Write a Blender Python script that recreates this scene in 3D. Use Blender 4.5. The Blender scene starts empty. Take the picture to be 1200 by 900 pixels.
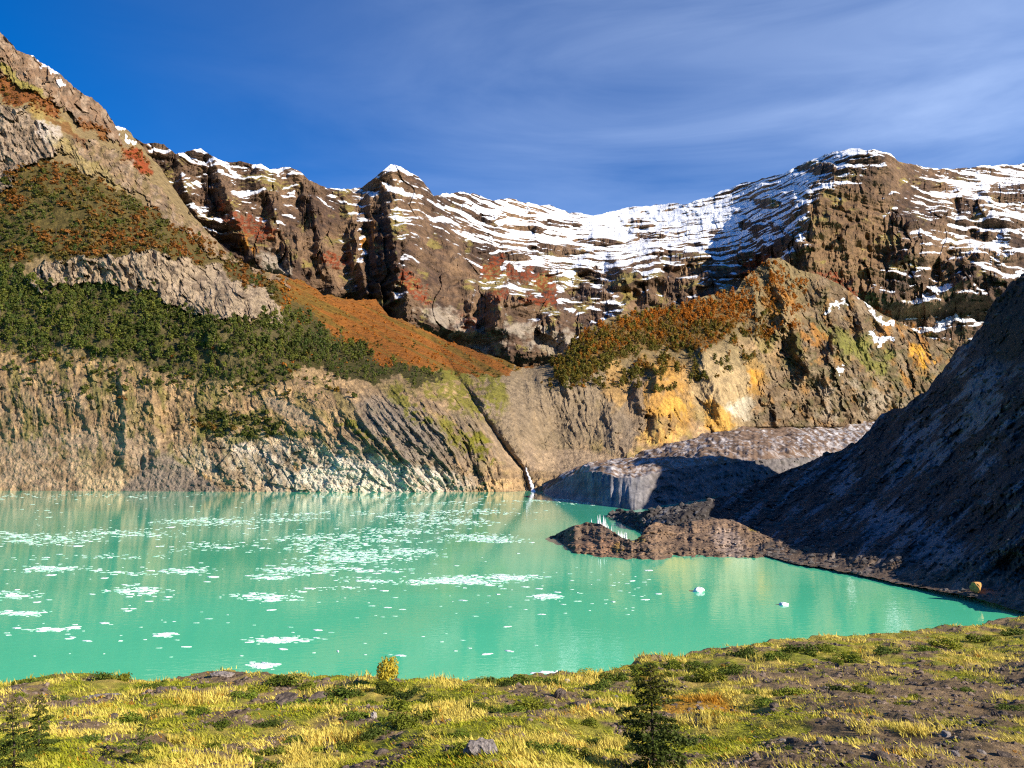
import bpy, math, random
import numpy as np
random.seed(7)
RNG = np.random.default_rng(11)
R = math.radians

# ------------------------------------------------------------------ scene, camera
scene = bpy.context.scene
COL = scene.collection
F, CX, CY, YH, CAMZ = 857.0, 600.0, 450.0, 545.0, 25.0
PITCH = math.atan((YH - CY) / F)
cp, sp = math.cos(PITCH), math.sin(PITCH)

def ray(x, y):
    a = (np.asarray(x, float) - CX) / F
    b = (CY - np.asarray(y, float)) / F
    ry = cp - b * sp
    return a / ry, (sp + b * cp) / ry          # per metre of forward distance

def unproj(x, y, d):
    rx, rz = ray(x, y)
    return np.stack([rx * d, np.broadcast_to(d, np.shape(rx * d)) * 1.0, CAMZ + rz * d], -1)

def water_d(y, z=0.0):
    _, rz = ray(0, y)
    return (z - CAMZ) / rz

cam_d = bpy.data.cameras.new('camera')
cam = bpy.data.objects.new('camera', cam_d)
COL.objects.link(cam)
cam.location = (0, 0, CAMZ)
cam.rotation_euler = (math.pi / 2 + PITCH, 0, 0)
cam_d.sensor_width = 36
cam_d.lens = 36 * F / 1200
cam_d.clip_start = 0.1
cam_d.clip_end = 30000
scene.camera = cam

# ------------------------------------------------------------------ light
SUN_AZ, SUN_EL = R(118), R(25)                 # clockwise from the view direction
L = np.array([math.sin(SUN_AZ) * math.cos(SUN_EL), math.cos(SUN_AZ) * math.cos(SUN_EL), math.sin(SUN_EL)])
sun_d = bpy.data.lights.new('sun', 'SUN')
sun_d.energy = 5.0
sun_d.angle = R(0.5)
sun_d.color = (1.0, 0.90, 0.75)
sun = bpy.data.objects.new('sun', sun_d)
COL.objects.link(sun)
from mathutils import Vector
sun.rotation_euler = Vector(L).to_track_quat('Z', 'Y').to_euler()
sun.location = (200, -200, 400)

scene.view_settings.view_transform = 'Standard'
scene.view_settings.look = 'None'
scene.view_settings.gamma = 1.0
scene.view_settings.exposure = 0.9
scene.view_settings.use_curve_mapping = False
scene.cycles.use_denoising = False
scene.cycles.pixel_filter_type = 'BLACKMAN_HARRIS'
scene.cycles.filter_width = 1.2
scene.cycles.max_bounces = 5

# ------------------------------------------------------------------ noise tools
_perm = RNG.permutation(512)
_perm = np.concatenate([_perm, _perm, _perm])
_ga = RNG.random(512) * 2 * np.pi
_gx, _gy = np.cos(_ga), np.sin(_ga)

def perlin(x, y, seed=0):
    x = np.asarray(x, float) + seed * 17.31
    y = np.asarray(y, float) + seed * 9.77
    x0 = np.floor(x); y0 = np.floor(y)
    fx = x - x0; fy = y - y0
    ix = x0.astype(np.int64) & 511; iy = y0.astype(np.int64) & 511
    u = fx * fx * fx * (fx * (fx * 6 - 15) + 10)
    v = fy * fy * fy * (fy * (fy * 6 - 15) + 10)
    def g(i, j, dx, dy):
        h = _perm[_perm[i & 511] + (j & 511)]
        return _gx[h] * dx + _gy[h] * dy
    a = g(ix, iy, fx, fy); b = g(ix + 1, iy, fx - 1, fy)
    c = g(ix, iy + 1, fx, fy - 1); d = g(ix + 1, iy + 1, fx - 1, fy - 1)
    return (a * (1 - u) + b * u) * (1 - v) + (c * (1 - u) + d * u) * v * 1.0

def fbm(x, y, o=4, seed=0, gain=0.5):
    s = 0.0; a = 1.0; f = 1.0
    for k in range(o):
        s = s + a * perlin(x * f, y * f, seed + k * 3)
        a *= gain; f *= 2.03
    return s * 1.3

def ridged(x, y, o=3, seed=0):
    s = 0.0; a = 1.0; f = 1.0
    for k in range(o):
        s = s + a * (1 - 2.2 * np.abs(perlin(x * f, y * f, seed + k * 5)))
        a *= 0.5; f *= 2.1
    return s * 0.6

def voro(x, y, seed=0):
    """broken rock: every cell has its own depth and its own tilt"""
    x = np.asarray(x, float) + seed * 3.7; y = np.asarray(y, float) + seed * 5.1
    ix = np.floor(x).astype(np.int64); iy = np.floor(y).astype(np.int64)
    best = np.full(x.shape, 9.0); val = np.zeros(x.shape)
    for di in (-1, 0, 1):
        for dj in (-1, 0, 1):
            h = _perm[_perm[(ix + di) & 511] + ((iy + dj) & 511)]
            h2 = _perm[h + 77]; h3 = _perm[h + 191]
            cx = ix + di + .1 + .8 * h / 511; cy = iy + dj + .1 + .8 * h2 / 511
            dx, dy = x - cx, y - cy
            dd = dx * dx + dy * dy
            m = dd < best
            v = h3 / 511 - .5 + _gx[h] * dx * 1.1 + _gy[h] * dy * .8
            best = np.where(m, dd, best); val = np.where(m, v, val)
    return val

def sstep(a, b, x):
    t = np.clip((x - a) / (b - a), 0, 1)
    return t * t * (3 - 2 * t)

def tps(pts):
    """thin-plate surface of log distance through (x, y, d)"""
    p = np.array(pts, float)
    q = p[:, :2] / 100.0; v = np.log(p[:, 2]); n = len(p)
    def phi(r2):
        return 0.5 * r2 * np.log(r2 + 1e-9)
    A = np.zeros((n + 3, n + 3))
    A[:n, :n] = phi(((q[:, None] - q[None]) ** 2).sum(-1)) + np.eye(n) * 0.01
    A[:n, n] = 1; A[:n, n + 1:] = q; A[n, :n] = 1; A[n + 1:, :n] = q.T
    w = np.linalg.solve(A, np.concatenate([v, np.zeros(3)]))
    def f(x, y):
        x = np.asarray(x, float) / 100; y = np.asarray(y, float) / 100
        s = w[n] + w[n + 1] * x + w[n + 2] * y
        for k in range(n):
            s = s + w[k] * phi((x - q[k, 0]) ** 2 + (y - q[k, 1]) ** 2)
        return np.exp(s)
    return f

def tps_lin(pts):
    f = tps([(x, y, math.exp(v)) for x, y, v in pts])
    return lambda x, y: np.log(f(x, y))

def line(pts, x):
    p = np.array(pts, float)
    return np.interp(x, p[:, 0], p[:, 1])

def inpoly(x, y, poly):
    r = np.zeros(np.shape(x), bool)
    n = len(poly)
    for i in range(n):
        x1, y1 = poly[i]; x2, y2 = poly[(i + 1) % n]
        if y1 == y2: continue
        c = ((y1 > y) != (y2 > y)) & (x < (x2 - x1) * (y - y1) / (y2 - y1) + x1)
        r ^= c
    return r

def blob(x, y, bx, by, rx, ry, rot=0):
    c, s = math.cos(R(rot)), math.sin(R(rot))
    dx, dy = x - bx, y - by
    return 1 - np.sqrt(((dx * c + dy * s) / rx) ** 2 + ((-dx * s + dy * c) / ry) ** 2)

def crest(x, y, pts, wl, wr):
    """1 on a line that runs down the face, falling off over wl pixels of it to the left and wr to the right"""
    p = np.array(pts, float)
    xl = np.interp(y, p[:, 1], p[:, 0])
    fade = sstep(p[0, 1] - 12, p[0, 1] + 6, y) * (1 - sstep(p[-1, 1] - 8, p[-1, 1] + 14, y))
    s = x - xl
    return fade * np.where(s > 0, np.exp(-np.abs(s) / wr), np.exp(-(np.abs(s) / wl) ** 1.5))

# ------------------------------------------------------------------ mesh tools
def raw_mesh(name, V, faces_flat, sizes, smooth=True):
    me = bpy.data.meshes.new(name)
    V = np.ascontiguousarray(V, np.float32).reshape(-1, 3)
    faces_flat = np.ascontiguousarray(faces_flat, np.int32).ravel()
    sizes = np.asarray(sizes, np.int32)
    me.vertices.add(len(V)); me.vertices.foreach_set('co', V.ravel())
    me.loops.add(len(faces_flat)); me.loops.foreach_set('vertex_index', faces_flat)
    me.polygons.add(len(sizes))
    me.polygons.foreach_set('loop_start', np.concatenate([[0], np.cumsum(sizes)[:-1]]).astype(np.int32))
    me.update(calc_edges=True)
    me.polygons.foreach_set('use_smooth', np.full(len(sizes), smooth))
    return me

def set_col(me, rgb, name='Col'):
    a = me.attributes.new(name, 'FLOAT_COLOR', 'POINT')
    rgb = np.asarray(rgb, np.float32).reshape(-1, 3)
    a.data.foreach_set('color', np.concatenate([rgb, np.ones((len(rgb), 1), np.float32)], 1).ravel())

def set_val(me, v, name):
    a = me.attributes.new(name, 'FLOAT', 'POINT')
    a.data.foreach_set('value', np.asarray(v, np.float32).ravel())

def grid_faces(ny, nx):
    i = np.arange(ny * nx).reshape(ny, nx)
    return np.stack([i[:-1, :-1], i[:-1, 1:], i[1:, 1:], i[1:, :-1]], -1).reshape(-1, 4)

def link(name, me, mat=None, parent=None):
    o = bpy.data.objects.new(name, me)
    COL.objects.link(o)
    if mat is not None and me is not None and len(me.materials) == 0: me.materials.append(mat)
    if parent: o.parent = parent
    return o

def tag(o, label=None, cat=None, group=None, kind=None):
    if label: o['label'] = label
    if cat: o['category'] = cat
    if group: o['group'] = group
    if kind: o['kind'] = kind
    return o

def empty(name, loc, rz=0):
    o = bpy.data.objects.new(name, None)
    o.empty_display_size = 0.3
    COL.objects.link(o)
    o.location = loc; o.rotation_euler = (0, 0, rz)
    return o

def normals(P):
    du = np.gradient(P, axis=1); dv = np.gradient(P, axis=0)
    n = np.cross(du, dv)
    n /= np.linalg.norm(n, axis=-1, keepdims=True) + 1e-9
    return n

def with_back(P, attrs, steps, fall):
    """carry the surface on over its crest and down the far side"""
    top = P[-1]
    dirs = top[:, :2] / np.linalg.norm(top[:, :2], axis=1, keepdims=True)
    rows = []
    for s in steps:
        q = top.copy()
        q[:, :2] += dirs * s
        q[:, 2] -= s * fall
        rows.append(q)
    P2 = np.concatenate([P, np.array(rows)], 0)
    out = [np.concatenate([a, np.repeat(a[-1:], len(steps), 0)], 0) for a in attrs]
    return P2, out

# ------------------------------------------------------------------ material tools
def new_mat(name):
    m = bpy.data.materials.new(name)
    m.use_nodes = True
    nt = m.node_tree
    b = nt.nodes['Principled BSDF']
    return m, nt, b

def N(nt, t, **kw):
    n = nt.nodes.new(t)
    for k, v in kw.items():
        if k in n.inputs: n.inputs[k].default_value = v
        else: setattr(n, k, v)
    return n

def terrain_mat(name, s1, s2, bump_d, snow=False, bump_s=0.7, stretch=(1, 1, 1), spec=0.15):
    m, nt, b = new_mat(name)
    lk = nt.links.new
    at = N(nt, 'ShaderNodeAttribute', attribute_name='Col')
    tc = N(nt, 'ShaderNodeTexCoord')
    mp = N(nt, 'ShaderNodeMapping'); mp.inputs['Scale'].default_value = stretch
    lk(tc.outputs['Object'], mp.inputs['Vector'])
    n1 = N(nt, 'ShaderNodeTexNoise', Scale=s1, Detail=8.0, Roughness=0.65)
    n2 = N(nt, 'ShaderNodeTexNoise', Scale=s2, Detail=6.0, Roughness=0.7)
    lk(mp.outputs[0], n1.inputs['Vector']); lk(mp.outputs[0], n2.inputs['Vector'])
    mr = N(nt, 'ShaderNodeMapRange'); mr.inputs['From Min'].default_value = 0.3; mr.inputs['From Max'].default_value = 0.7
    mr.inputs['To Min'].default_value = 0.55; mr.inputs['To Max'].default_value = 1.45
    lk(n1.outputs['Fac'], mr.inputs['Value'])
    mr2 = N(nt, 'ShaderNodeMapRange'); mr2.inputs['From Min'].default_value = 0.3; mr2.inputs['From Max'].default_value = 0.7
    mr2.inputs['To Min'].default_value = 0.7; mr2.inputs['To Max'].default_value = 1.3
    lk(n2.outputs['Fac'], mr2.inputs['Value'])
    mu = N(nt, 'ShaderNodeMath', operation='MULTIPLY'); lk(mr.outputs[0], mu.inputs[0]); lk(mr2.outputs[0], mu.inputs[1])
    vm = N(nt, 'ShaderNodeVectorMath', operation='SCALE'); lk(at.outputs['Color'], vm.inputs[0]); lk(mu.outputs[0], vm.inputs['Scale'])
    colr = vm.outputs[0]
    if snow:
        sa = N(nt, 'ShaderNodeAttribute', attribute_name='snow')
        ad = N(nt, 'ShaderNodeMath', operation='MULTIPLY_ADD'); lk(n2.outputs['Fac'], ad.inputs[0]); ad.inputs[1].default_value = 0.9
        lk(sa.outputs['Fac'], ad.inputs[2])
        rr = N(nt, 'ShaderNodeMapRange'); rr.inputs['From Min'].default_value = 0.86; rr.inputs['From Max'].default_value = 1.06
        lk(ad.outputs[0], rr.inputs['Value'])
        mx = N(nt, 'ShaderNodeMix', data_type='RGBA'); lk(rr.outputs[0], mx.inputs['Factor'])
        lk(colr, mx.inputs['A']); mx.inputs['B'].default_value = (0.86, 0.88, 0.92, 1)
        colr = mx.outputs['Result']
    lk(colr, b.inputs['Base Color'])
    b.inputs['Roughness'].default_value = 0.95
    b.inputs['Specular IOR Level'].default_value = spec
    bp = N(nt, 'ShaderNodeBump', Strength=bump_s, Distance=bump_d)
    mm = N(nt, 'ShaderNodeMath', operation='ADD'); lk(n1.outputs['Fac'], mm.inputs[0]); lk(n2.outputs['Fac'], mm.inputs[1])
    lk(mm.outputs[0], bp.inputs['Height']); lk(bp.outputs[0], b.inputs['Normal'])
    return m

def leaf_mat(name, vary=0.35, trans=0.25):
    """foliage: colour from the mesh, shifted a little per object and per place"""
    m, nt, b = new_mat(name)
    lk = nt.links.new
    at = N(nt, 'ShaderNodeAttribute', attribute_name='Col')
    oi = N(nt, 'ShaderNodeObjectInfo')
    mr = N(nt, 'ShaderNodeMapRange'); mr.inputs['To Min'].default_value = 1 - vary; mr.inputs['To Max'].default_value = 1 + vary
    lk(oi.outputs['Random'], mr.inputs['Value'])
    vm = N(nt, 'ShaderNodeVectorMath', operation='SCALE'); lk(at.outputs['Color'], vm.inputs[0]); lk(mr.outputs[0], vm.inputs['Scale'])
    lk(vm.outputs[0], b.inputs['Base Color'])
    b.inputs['Roughness'].default_value = 0.7
    b.inputs['Specular IOR Level'].default_value = 0.2
    tr = N(nt, 'ShaderNodeBsdfTranslucent'); lk(vm.outputs[0], tr.inputs['Color'])
    ms = N(nt, 'ShaderNodeMixShader'); ms.inputs[0].default_value = trans
    out = nt.nodes['Material Output']
    lk(b.outputs[0], ms.inputs[1]); lk(tr.outputs[0], ms.inputs[2]); lk(ms.outputs[0], out.inputs['Surface'])
    return m

# ------------------------------------------------------------------ sky
world = bpy.data.worlds.new('World')
scene.world = world
world.use_nodes = True
wt = world.node_tree
bg = wt.nodes['Background']
sky = N(wt, 'ShaderNodeTexSky', sky_type='NISHITA')
sky.sun_disc = False
sky.sun_elevation = SUN_EL
sky.sun_rotation = SUN_AZ
sky.altitude = 1200
sky.air_density = 1.0
sky.dust_density = 0.3
sky.ozone_density = 4.0
hs = N(wt, 'ShaderNodeHueSaturation', Hue=0.512, Saturation=1.4, Value=1.0)
wt.links.new(sky.outputs[0], hs.inputs['Color'])
# thin cirrus, by direction
tc = N(wt, 'ShaderNodeTexCoord')
mp = N(wt, 'ShaderNodeMapping')
mp.inputs['Rotation'].default_value = (0.0, R(24), R(10)); mp.inputs['Scale'].default_value = (1.5, 1.5, 7.0)
wt.links.new(tc.outputs['Generated'], mp.inputs['Vector'])
cn = N(wt, 'ShaderNodeTexNoise', Scale=1.2, Detail=7.0, Roughness=0.55, Distortion=0.9)
wt.links.new(mp.outputs[0], cn.inputs['Vector'])
cr = N(wt, 'ShaderNodeMapRange'); cr.inputs['From Min'].default_value = 0.12; cr.inputs['From Max'].default_value = 0.95
cr.inputs['To Max'].default_value = 0.7
wt.links.new(cn.outputs['Fac'], cr.inputs['Value'])
sx = N(wt, 'ShaderNodeSeparateXYZ'); wt.links.new(tc.outputs['Generated'], sx.inputs[0])
side = N(wt, 'ShaderNodeMapRange', interpolation_type='SMOOTHSTEP'); side.inputs['From Min'].default_value = -0.6; side.inputs['From Max'].default_value = 0.75
wt.links.new(sx.outputs['X'], side.inputs['Value'])
ahead = N(wt, 'ShaderNodeMapRange'); ahead.inputs['From Min'].default_value = 0.2; ahead.inputs['From Max'].default_value = 0.75
wt.links.new(sx.outputs['Y'], ahead.inputs['Value'])
mu0 = N(wt, 'ShaderNodeMath', operation='MULTIPLY')
wt.links.new(cr.outputs[0], mu0.inputs[0]); wt.links.new(ahead.outputs[0], mu0.inputs[1])
mu = N(wt, 'ShaderNodeMath', operation='MULTIPLY')
wt.links.new(mu0.outputs[0], mu.inputs[0]); wt.links.new(side.outputs[0], mu.inputs[1])
mx = N(wt, 'ShaderNodeMix', data_type='RGBA')
wt.links.new(mu.outputs[0], mx.inputs['Factor']); wt.links.new(hs.outputs[0], mx.inputs['A'])
mx.inputs['B'].default_value = (6.2, 7.6, 10.2, 1)
wt.links.new(mx.outputs['Result'], bg.inputs['Color'])
bg.inputs['Strength'].default_value = 0.086

# ================================================================== THE FAR RANGE
ROCK = np.array([0.17, 0.10, 0.062]); ROCKD = np.array([0.075, 0.048, 0.036]); ROCKL = np.array([0.33, 0.205, 0.115])
RED = np.array([0.26, 0.055, 0.018]); ORANGE = np.array([0.52, 0.22, 0.03]); GREEN = np.array([0.13, 0.125, 0.025])

TOP_A = [(60, 150), (110, 150), (150, 158), (172, 168), (192, 168), (206, 181), (222, 177), (236, 175), (248, 181), (262, 190),
         (285, 190), (306, 192), (316, 198), (340, 196), (352, 200), (362, 212), (385, 220), (405, 222), (424, 219), (432, 213),
         (448, 202), (458, 193), (470, 196), (490, 206), (500, 219), (508, 229), (520, 227), (545, 225), (560, 229), (575, 234),
         (598, 233), (620, 238), (645, 241), (672, 250), (700, 252), (720, 246), (760, 240), (800, 239), (830, 232), (860, 218),
         (900, 208), (930, 198), (950, 188), (975, 179), (1000, 174), (1030, 176), (1044, 181), (1054, 189), (1070, 193), (1100, 198),
         (1130, 197), (1160, 194), (1200, 192), (1260, 190), (1400, 200)]
A_PTS = [(60, 330, 1650), (100, 330, 1700), (250, 330, 1750), (350, 400, 1800), (450, 430, 1850), (550, 430, 1900), (650, 445, 1950), (700, 430, 2000),
         (850, 430, 2250), (1000, 430, 2350), (1150, 440, 2400), (1400, 450, 2400), (60, 150, 1750), (190, 172, 1900), (240, 178, 2050),
         (300, 190, 2150), (345, 200, 2250), (425, 222, 2450), (460, 195, 2450), (520, 232, 2750), (600, 236, 3200), (680, 250, 3600),
         (760, 240, 3800), (870, 215, 3600), (960, 185, 3350), (1000, 175, 3200), (1040, 180, 3150), (1080, 195, 3500), (1200, 193, 3900),
         (1400, 200, 3900), (200, 250, 1800), (300, 260, 1900), (350, 300, 1880), (430, 300, 2080), (480, 280, 2120), (500, 350, 1960),
         (560, 320, 2350), (600, 350, 2150), (640, 300, 2700), (700, 330, 2500), (780, 280, 3000), (850, 330, 2650), (950, 240, 2850),
         (1020, 250, 2800), (1000, 330, 2550), (1100, 300, 2750), (1100, 370, 2520), (1180, 260, 3100), (1250, 320, 2800)]
fA = tps(A_PTS)
NXA, NYA = 1280, 380
xs = np.linspace(60, 1330, NXA)
topA = line(TOP_A, xs) + 2.2 * fbm(xs / 16, xs * 0, 3, 3) + .6 * fbm(xs / 4, xs * 0, 2, 5)
botA = line([(60, 360), (250, 370), (400, 450), (700, 450), (1000, 430), (1400, 470)], xs)
T = np.linspace(0, 1, NYA)[:, None]
X = np.broadcast_to(xs[None], (NYA, NXA)).copy()
Y = botA[None] * (1 - T) + topA[None] * T
D = fA(X, Y)
relief = np.zeros_like(D); cliff_m = np.zeros_like(D)
ridges = [  # line down the face, metres it stands out, falloff left, falloff right
    ([(206, 181), (222, 230), (250, 300), (270, 330)], 55, 12, 26), ([(250, 181), (268, 230), (283, 270), (305, 320)], 75, 13, 30),
    ([(302, 192), (318, 235), (335, 285), (345, 340)], 70, 14, 26), ([(350, 200), (365, 240), (383, 300), (395, 350)], 70, 16, 30),
    ([(404, 222), (410, 255), (420, 300), (432, 350), (445, 400)], 60, 12, 20), ([(430, 215), (436, 260), (441, 320)], 35, 8, 10),
    ([(459, 195), (466, 240), (474, 262), (473, 300), (476, 340), (480, 390)], 150, 34, 60),
    ([(505, 228), (520, 270), (548, 330), (556, 370), (556, 420)], 45, 10, 28), ([(588, 345), (592, 380), (600, 420)], 90, 24, 45),
    ([(655, 360), (664, 400), (668, 430)], 60, 16, 20), ([(722, 300), (737, 340), (728, 372)], 90, 18, 26),
    ([(700, 258), (690, 300), (683, 315)], 50, 10, 40), ([(770, 285), (768, 300), (762, 330)], 50, 12, 30),
    ([(815, 300), (830, 330), (822, 350)], 40, 20, 40),
    ([(1010, 176), (985, 200), (960, 228), (940, 250), (937, 290), (934, 330), (930, 360)], 260, 60, 130),
    ([(1030, 182), (1046, 200), (1050, 250), (1056, 262)], 60, 14, 40), ([(1082, 255), (1087, 290), (1088, 305)], 90, 26, 26),
    ([(1126, 225), (1130, 262)], 60, 16, 26), ([(1160, 222), (1165, 260)], 90, 14, 60), ([(1150, 290), (1160, 330), (1162, 350)], 80, 20, 40),
    ([(1112, 300), (1128, 330), (1132, 350)], 50, 24, 14), ([(1185, 255), (1183, 285)], 70, 14, 30)]
for bx_, by_, rx_, ry_, tl in [(447, 300, 24, 80, 3.2), (412, 285, 9, 40, 3), (362, 240, 18, 34, 3), (318, 240, 14, 34, 3), (250, 225, 22, 24, 2.6), (338, 290, 16, 34, 3), (375, 290, 12, 40, 3), (572, 365, 20, 30, 4.5), (640, 385, 14, 20, 3),
        (655, 292, 45, 8, 2.2), (715, 325, 40, 16, 2.6), (690, 345, 30, 10, 2.6), (800, 348, 80, 26, 2.6), (745, 345, 24, 22, 3), (690, 385, 24, 24, 2.6), (850, 345, 46, 16, 2.4), (830, 318, 60, 9, 2), (745, 262, 28, 6, 2), (700, 283, 34, 5, 2), (900, 238, 22, 7, 2.4), (955, 196, 28, 9, 2.6), (880, 265, 18, 6, 2.2),
        (1040, 290, 40, 24, 3), (1118, 318, 34, 20, 2.8), (1060, 256, 22, 14, 3), (1096, 252, 22, 18, 3), (1138, 242, 24, 16, 3), (1182, 226, 30, 16, 3), (1150, 275, 18, 9, 3), (1130, 300, 30, 9, 2.6), (960, 262, 16, 40, 0), (432, 215, 20, 10, 2.5), (600, 352, 30, 8, 2), (1165, 335, 22, 16, 2.6), (945, 312, 16, 22, 2.4), (865, 261, 140, 52, .75), (660, 262, 30, 5, 2), (620, 268, 22, 5, 2), (570, 255, 18, 6, 2), (600, 300, 24, 6, 2), (560, 290, 26, 8, 1.5), (640, 318, 22, 6, 2), (800, 300, 40, 7, 2), (760, 275, 24, 5, 2), (1085, 215, 24, 6, 2.4), (1110, 222, 20, 5, 2.4), (1180, 300, 24, 8, 2.4), (225, 200, 14, 6, 2), (262, 215, 12, 8, 2)]:
    m_ = sstep(0, .35, blob(X, Y, bx_, by_, rx_, ry_) + .25 * perlin(X / 12, Y / 9, 33))
    relief += m_ * tl * 1.0 * (X - bx_)
    if by_ != 261: cliff_m = np.maximum(cliff_m, m_)
for pts, amp, wl, wr in ridges:
    relief += 1.35 * amp * crest(X + 4 * perlin(X / 20, Y / 20, 31), Y, pts, wl, wr)
# buttresses and gullies running down the steep faces
steep = np.clip(sstep(235, 300, Y) + (X < 560) * 0.8 + blob(X, Y, 990, 280, 90, 100) * 1.0, 0, 1)
snowy = tps_lin([(560, 255, 1.1), (650, 280, 1.0), (520, 240, 1), (600, 300, .7), (800, 260, .9), (750, 250, 1), (900, 230, .9), (860, 300, .6), (850, 330, .45), (700, 335, .35), (640, 335, -.1), (600, 330, -.2), (620, 300, .45),
                 (600, 380, -.6), (560, 350, -.4), (500, 250, -.1), (520, 285, -.45), (545, 315, -.6), (500, 320, -.6), (500, 380, -1), (470, 245, .35), (450, 240, .3), (445, 300, .15), (440, 350, -.2), (420, 390, -.8), (350, 215, .45), (380, 250, -.6), (350, 280, -.6),
                 (320, 210, .3), (240, 205, .6), (230, 235, .45), (270, 260, -.2), (300, 300, -.7), (200, 180, .6), (195, 220, -.4), (220, 280, -1), (1000, 178, 1.0), (1040, 215, -.7), (980, 230, -.3), (1000, 260, -.9), (960, 320, -1),
                 (935, 215, .85), (920, 270, .7), (1085, 215, .8), (1130, 210, 1.0), (1190, 215, 1.0), (1180, 280, .9), (1180, 330, .7), (1080, 368, 1.0), (1130, 350, .6), (1050, 330, -.1), (1060, 285, .1), (1060, 255, .9), (1110, 285, .7),
                 (1010, 390, -.8), (1100, 400, .4), (1120, 430, .0), (780, 330, .1), (700, 370, .1), (660, 410, -.7), (750, 400, -.5), (1000, 330, -.6), (1300, 250, 1), (100, 200, -.5), (100, 330, -1)])(X, Y)
snowy = np.clip(snowy, -1.2, 1.2)
gul = ridged((X - 0.12 * Y) / 26 + 0.5 * perlin(X / 40, Y / 30, 3), Y / 190, 4, 7)
relief += 26 * gul * (0.35 + 0.65 * steep)
relief += (.35 + .65 * np.maximum(steep, cliff_m)) * (34 * voro(X / 30 + .5 * perlin(X / 30, Y / 30, 8), Y / 70, 3) + 12 * voro(X / 9 + .4 * perlin(X / 9, Y / 12, 9), Y / 26, 5) + 5 * voro(X / 4, Y / 9, 6) + 20 * ridged((X - .1 * Y) / 12 + .5 * perlin(X / 16, Y / 16, 4), Y / 120, 3, 17) + 9 * ridged((X - .1 * Y) / 5 + .5 * perlin(X / 7, Y / 9, 4), Y / 50, 2, 18))
relief += 30 * fbm(X / 55, Y / 45, 4, 12) + 6 * fbm(X / 7, Y / 5, 3, 14)
D = D - relief
# rock strata: cliffs with ledges between them
Z0 = unproj(X, Y, D)[..., 2]
dz = Z0 + 34 * fbm(X / 80, Y / 160, 4, 21) - 0.10 * X
ledge = np.zeros_like(D)
for per, k, sd in ((120, .75, 1), (47, .65, 2), (19, .4, 3)):
    s = dz / per + 0.6 * fbm(X / 60, Y / 60, 3, 40 + sd)
    fr = s - np.floor(s)
    st = sstep(0.0, 0.30, fr)
    ledge = ledge + {1: .30, 2: .34, 3: .26}[sd] * (sstep(0.02, 0.08, fr) * (1 - sstep(0.26, 0.36, fr)))
    slope = 1.15
    loc = np.clip(0.75 + 0.8 * perlin(X / 60, Y / 50, 50 + sd), 0.1, 1.2)
    D = D + k * per / slope * (st - fr) * loc
PA = unproj(X, Y, D)
nA = normals(PA)
nz = nA[..., 2] * np.sign(np.median(nA[..., 2]))
band = perlin(X / 300, dz / 16, 60) + 0.6 * perlin(X / 200, dz / 6, 61)
v = np.clip(0.45 + 1.1 * band + 0.5 * fbm(X / 8, Y / 8, 4, 62), 0, 1)[..., None]
CA = (ROCKD * (1 - v) + ROCK * v) * .72
crkA = sstep(.62, .95, ridged((X - .1 * Y) / 8 + .5 * fbm(X / 20, Y / 20, 2, 79), dz / 90, 2, 73))[..., None] * .65
lightr = np.clip(fbm(X / 50, Y / 60, 4, 63) + 0.25, 0, 0.8)[..., None]
CA = CA * (1 - lightr) + ROCKL * 0.7 * lightr
tanm = np.clip(blob(X, Y, 980, 300, 70, 110) * 1.5, 0, 0.5)[..., None]
CA = CA * (1 - tanm) + np.array([0.22, 0.13, 0.06]) * tanm
nzn = fbm(X / 9, Y / 7, 3, 70)
CA = CA * (1 - crkA) + np.array([.035, .025, .02]) * crkA
def paintA(m, c, w=0.9):
    global CA
    m = (np.clip(m, 0, 1) * w)[..., None]
    CA = CA * (1 - m) + c * m
grassm = sstep(0.15, 0.5, fbm(X / 30, Y / 24, 3, 71) + 0.7 * (nz - 0.55) - 0.3 * np.abs(snowy))
paintA(grassm, np.array([0.24, 0.19, 0.05]), 0.7)
scrub = np.zeros_like(D)
for b_ in [(582, 308, 10, 14, 40), (598, 318, 14, 8, 50), (618, 322, 8, 12, 40), (636, 330, 10, 16, 50), (644, 345, 10, 18, -20), (628, 352, 22, 7, 10), (575, 318, 14, 12, 0), (585, 345, 14, 8, 0), (392, 305, 20, 10, 15), (288, 262, 30, 12, 15), (300, 272, 28, 10, 10),
           (258, 240, 12, 8, 0), (480, 330, 22, 12, 40), (490, 345, 20, 8, 40), (548, 380, 22, 10, 35), (980, 332, 24, 10, 35), (1000, 348, 14, 8, 0), (1030, 365, 20, 6, 20), (885, 310, 26, 10, -20)]:
    scrub = np.maximum(scrub, sstep(0.0, 0.35, blob(X, Y, *b_[:4], b_[4]) + 0.6 * nzn))
paintA(scrub * sstep(-.35, .1, fbm(X / 4, Y / 3, 3, 76)), RED * .8, 0.85)
for b_ in [(286, 285, 8, 12, 20), (296, 295, 10, 8, -30), (430, 280, 10, 30, 10), (1070, 410, 20, 26, -30), (1085, 400, 18, 30, -25)]:
    paintA(sstep(0.0, 0.5, blob(X, Y, *b_) + 0.4 * nzn) * sstep(-.1, .3, fbm((X - .2 * Y) / 4, Y / 20, 3, 77)), ORANGE * .9, 0.7)
for b_ in [(520, 372, 34, 14, 15), (560, 400, 40, 20, 10), (650, 400, 40, 18, 0), (320, 310, 24, 18, 30), (610, 385, 30, 10, 0)]:
    paintA(sstep(0.0, 0.5, blob(X, Y, *b_) + 0.5 * nzn), np.array([0.36, 0.30, 0.23]), 0.7)
nzb = nz.copy()
for _ in range(2): nzb[1:-1, 1:-1] = (nzb[1:-1, 1:-1] * 2 + nzb[:-2, 1:-1] + nzb[2:, 1:-1] + nzb[1:-1, :-2] + nzb[1:-1, 2:]) / 6
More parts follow.
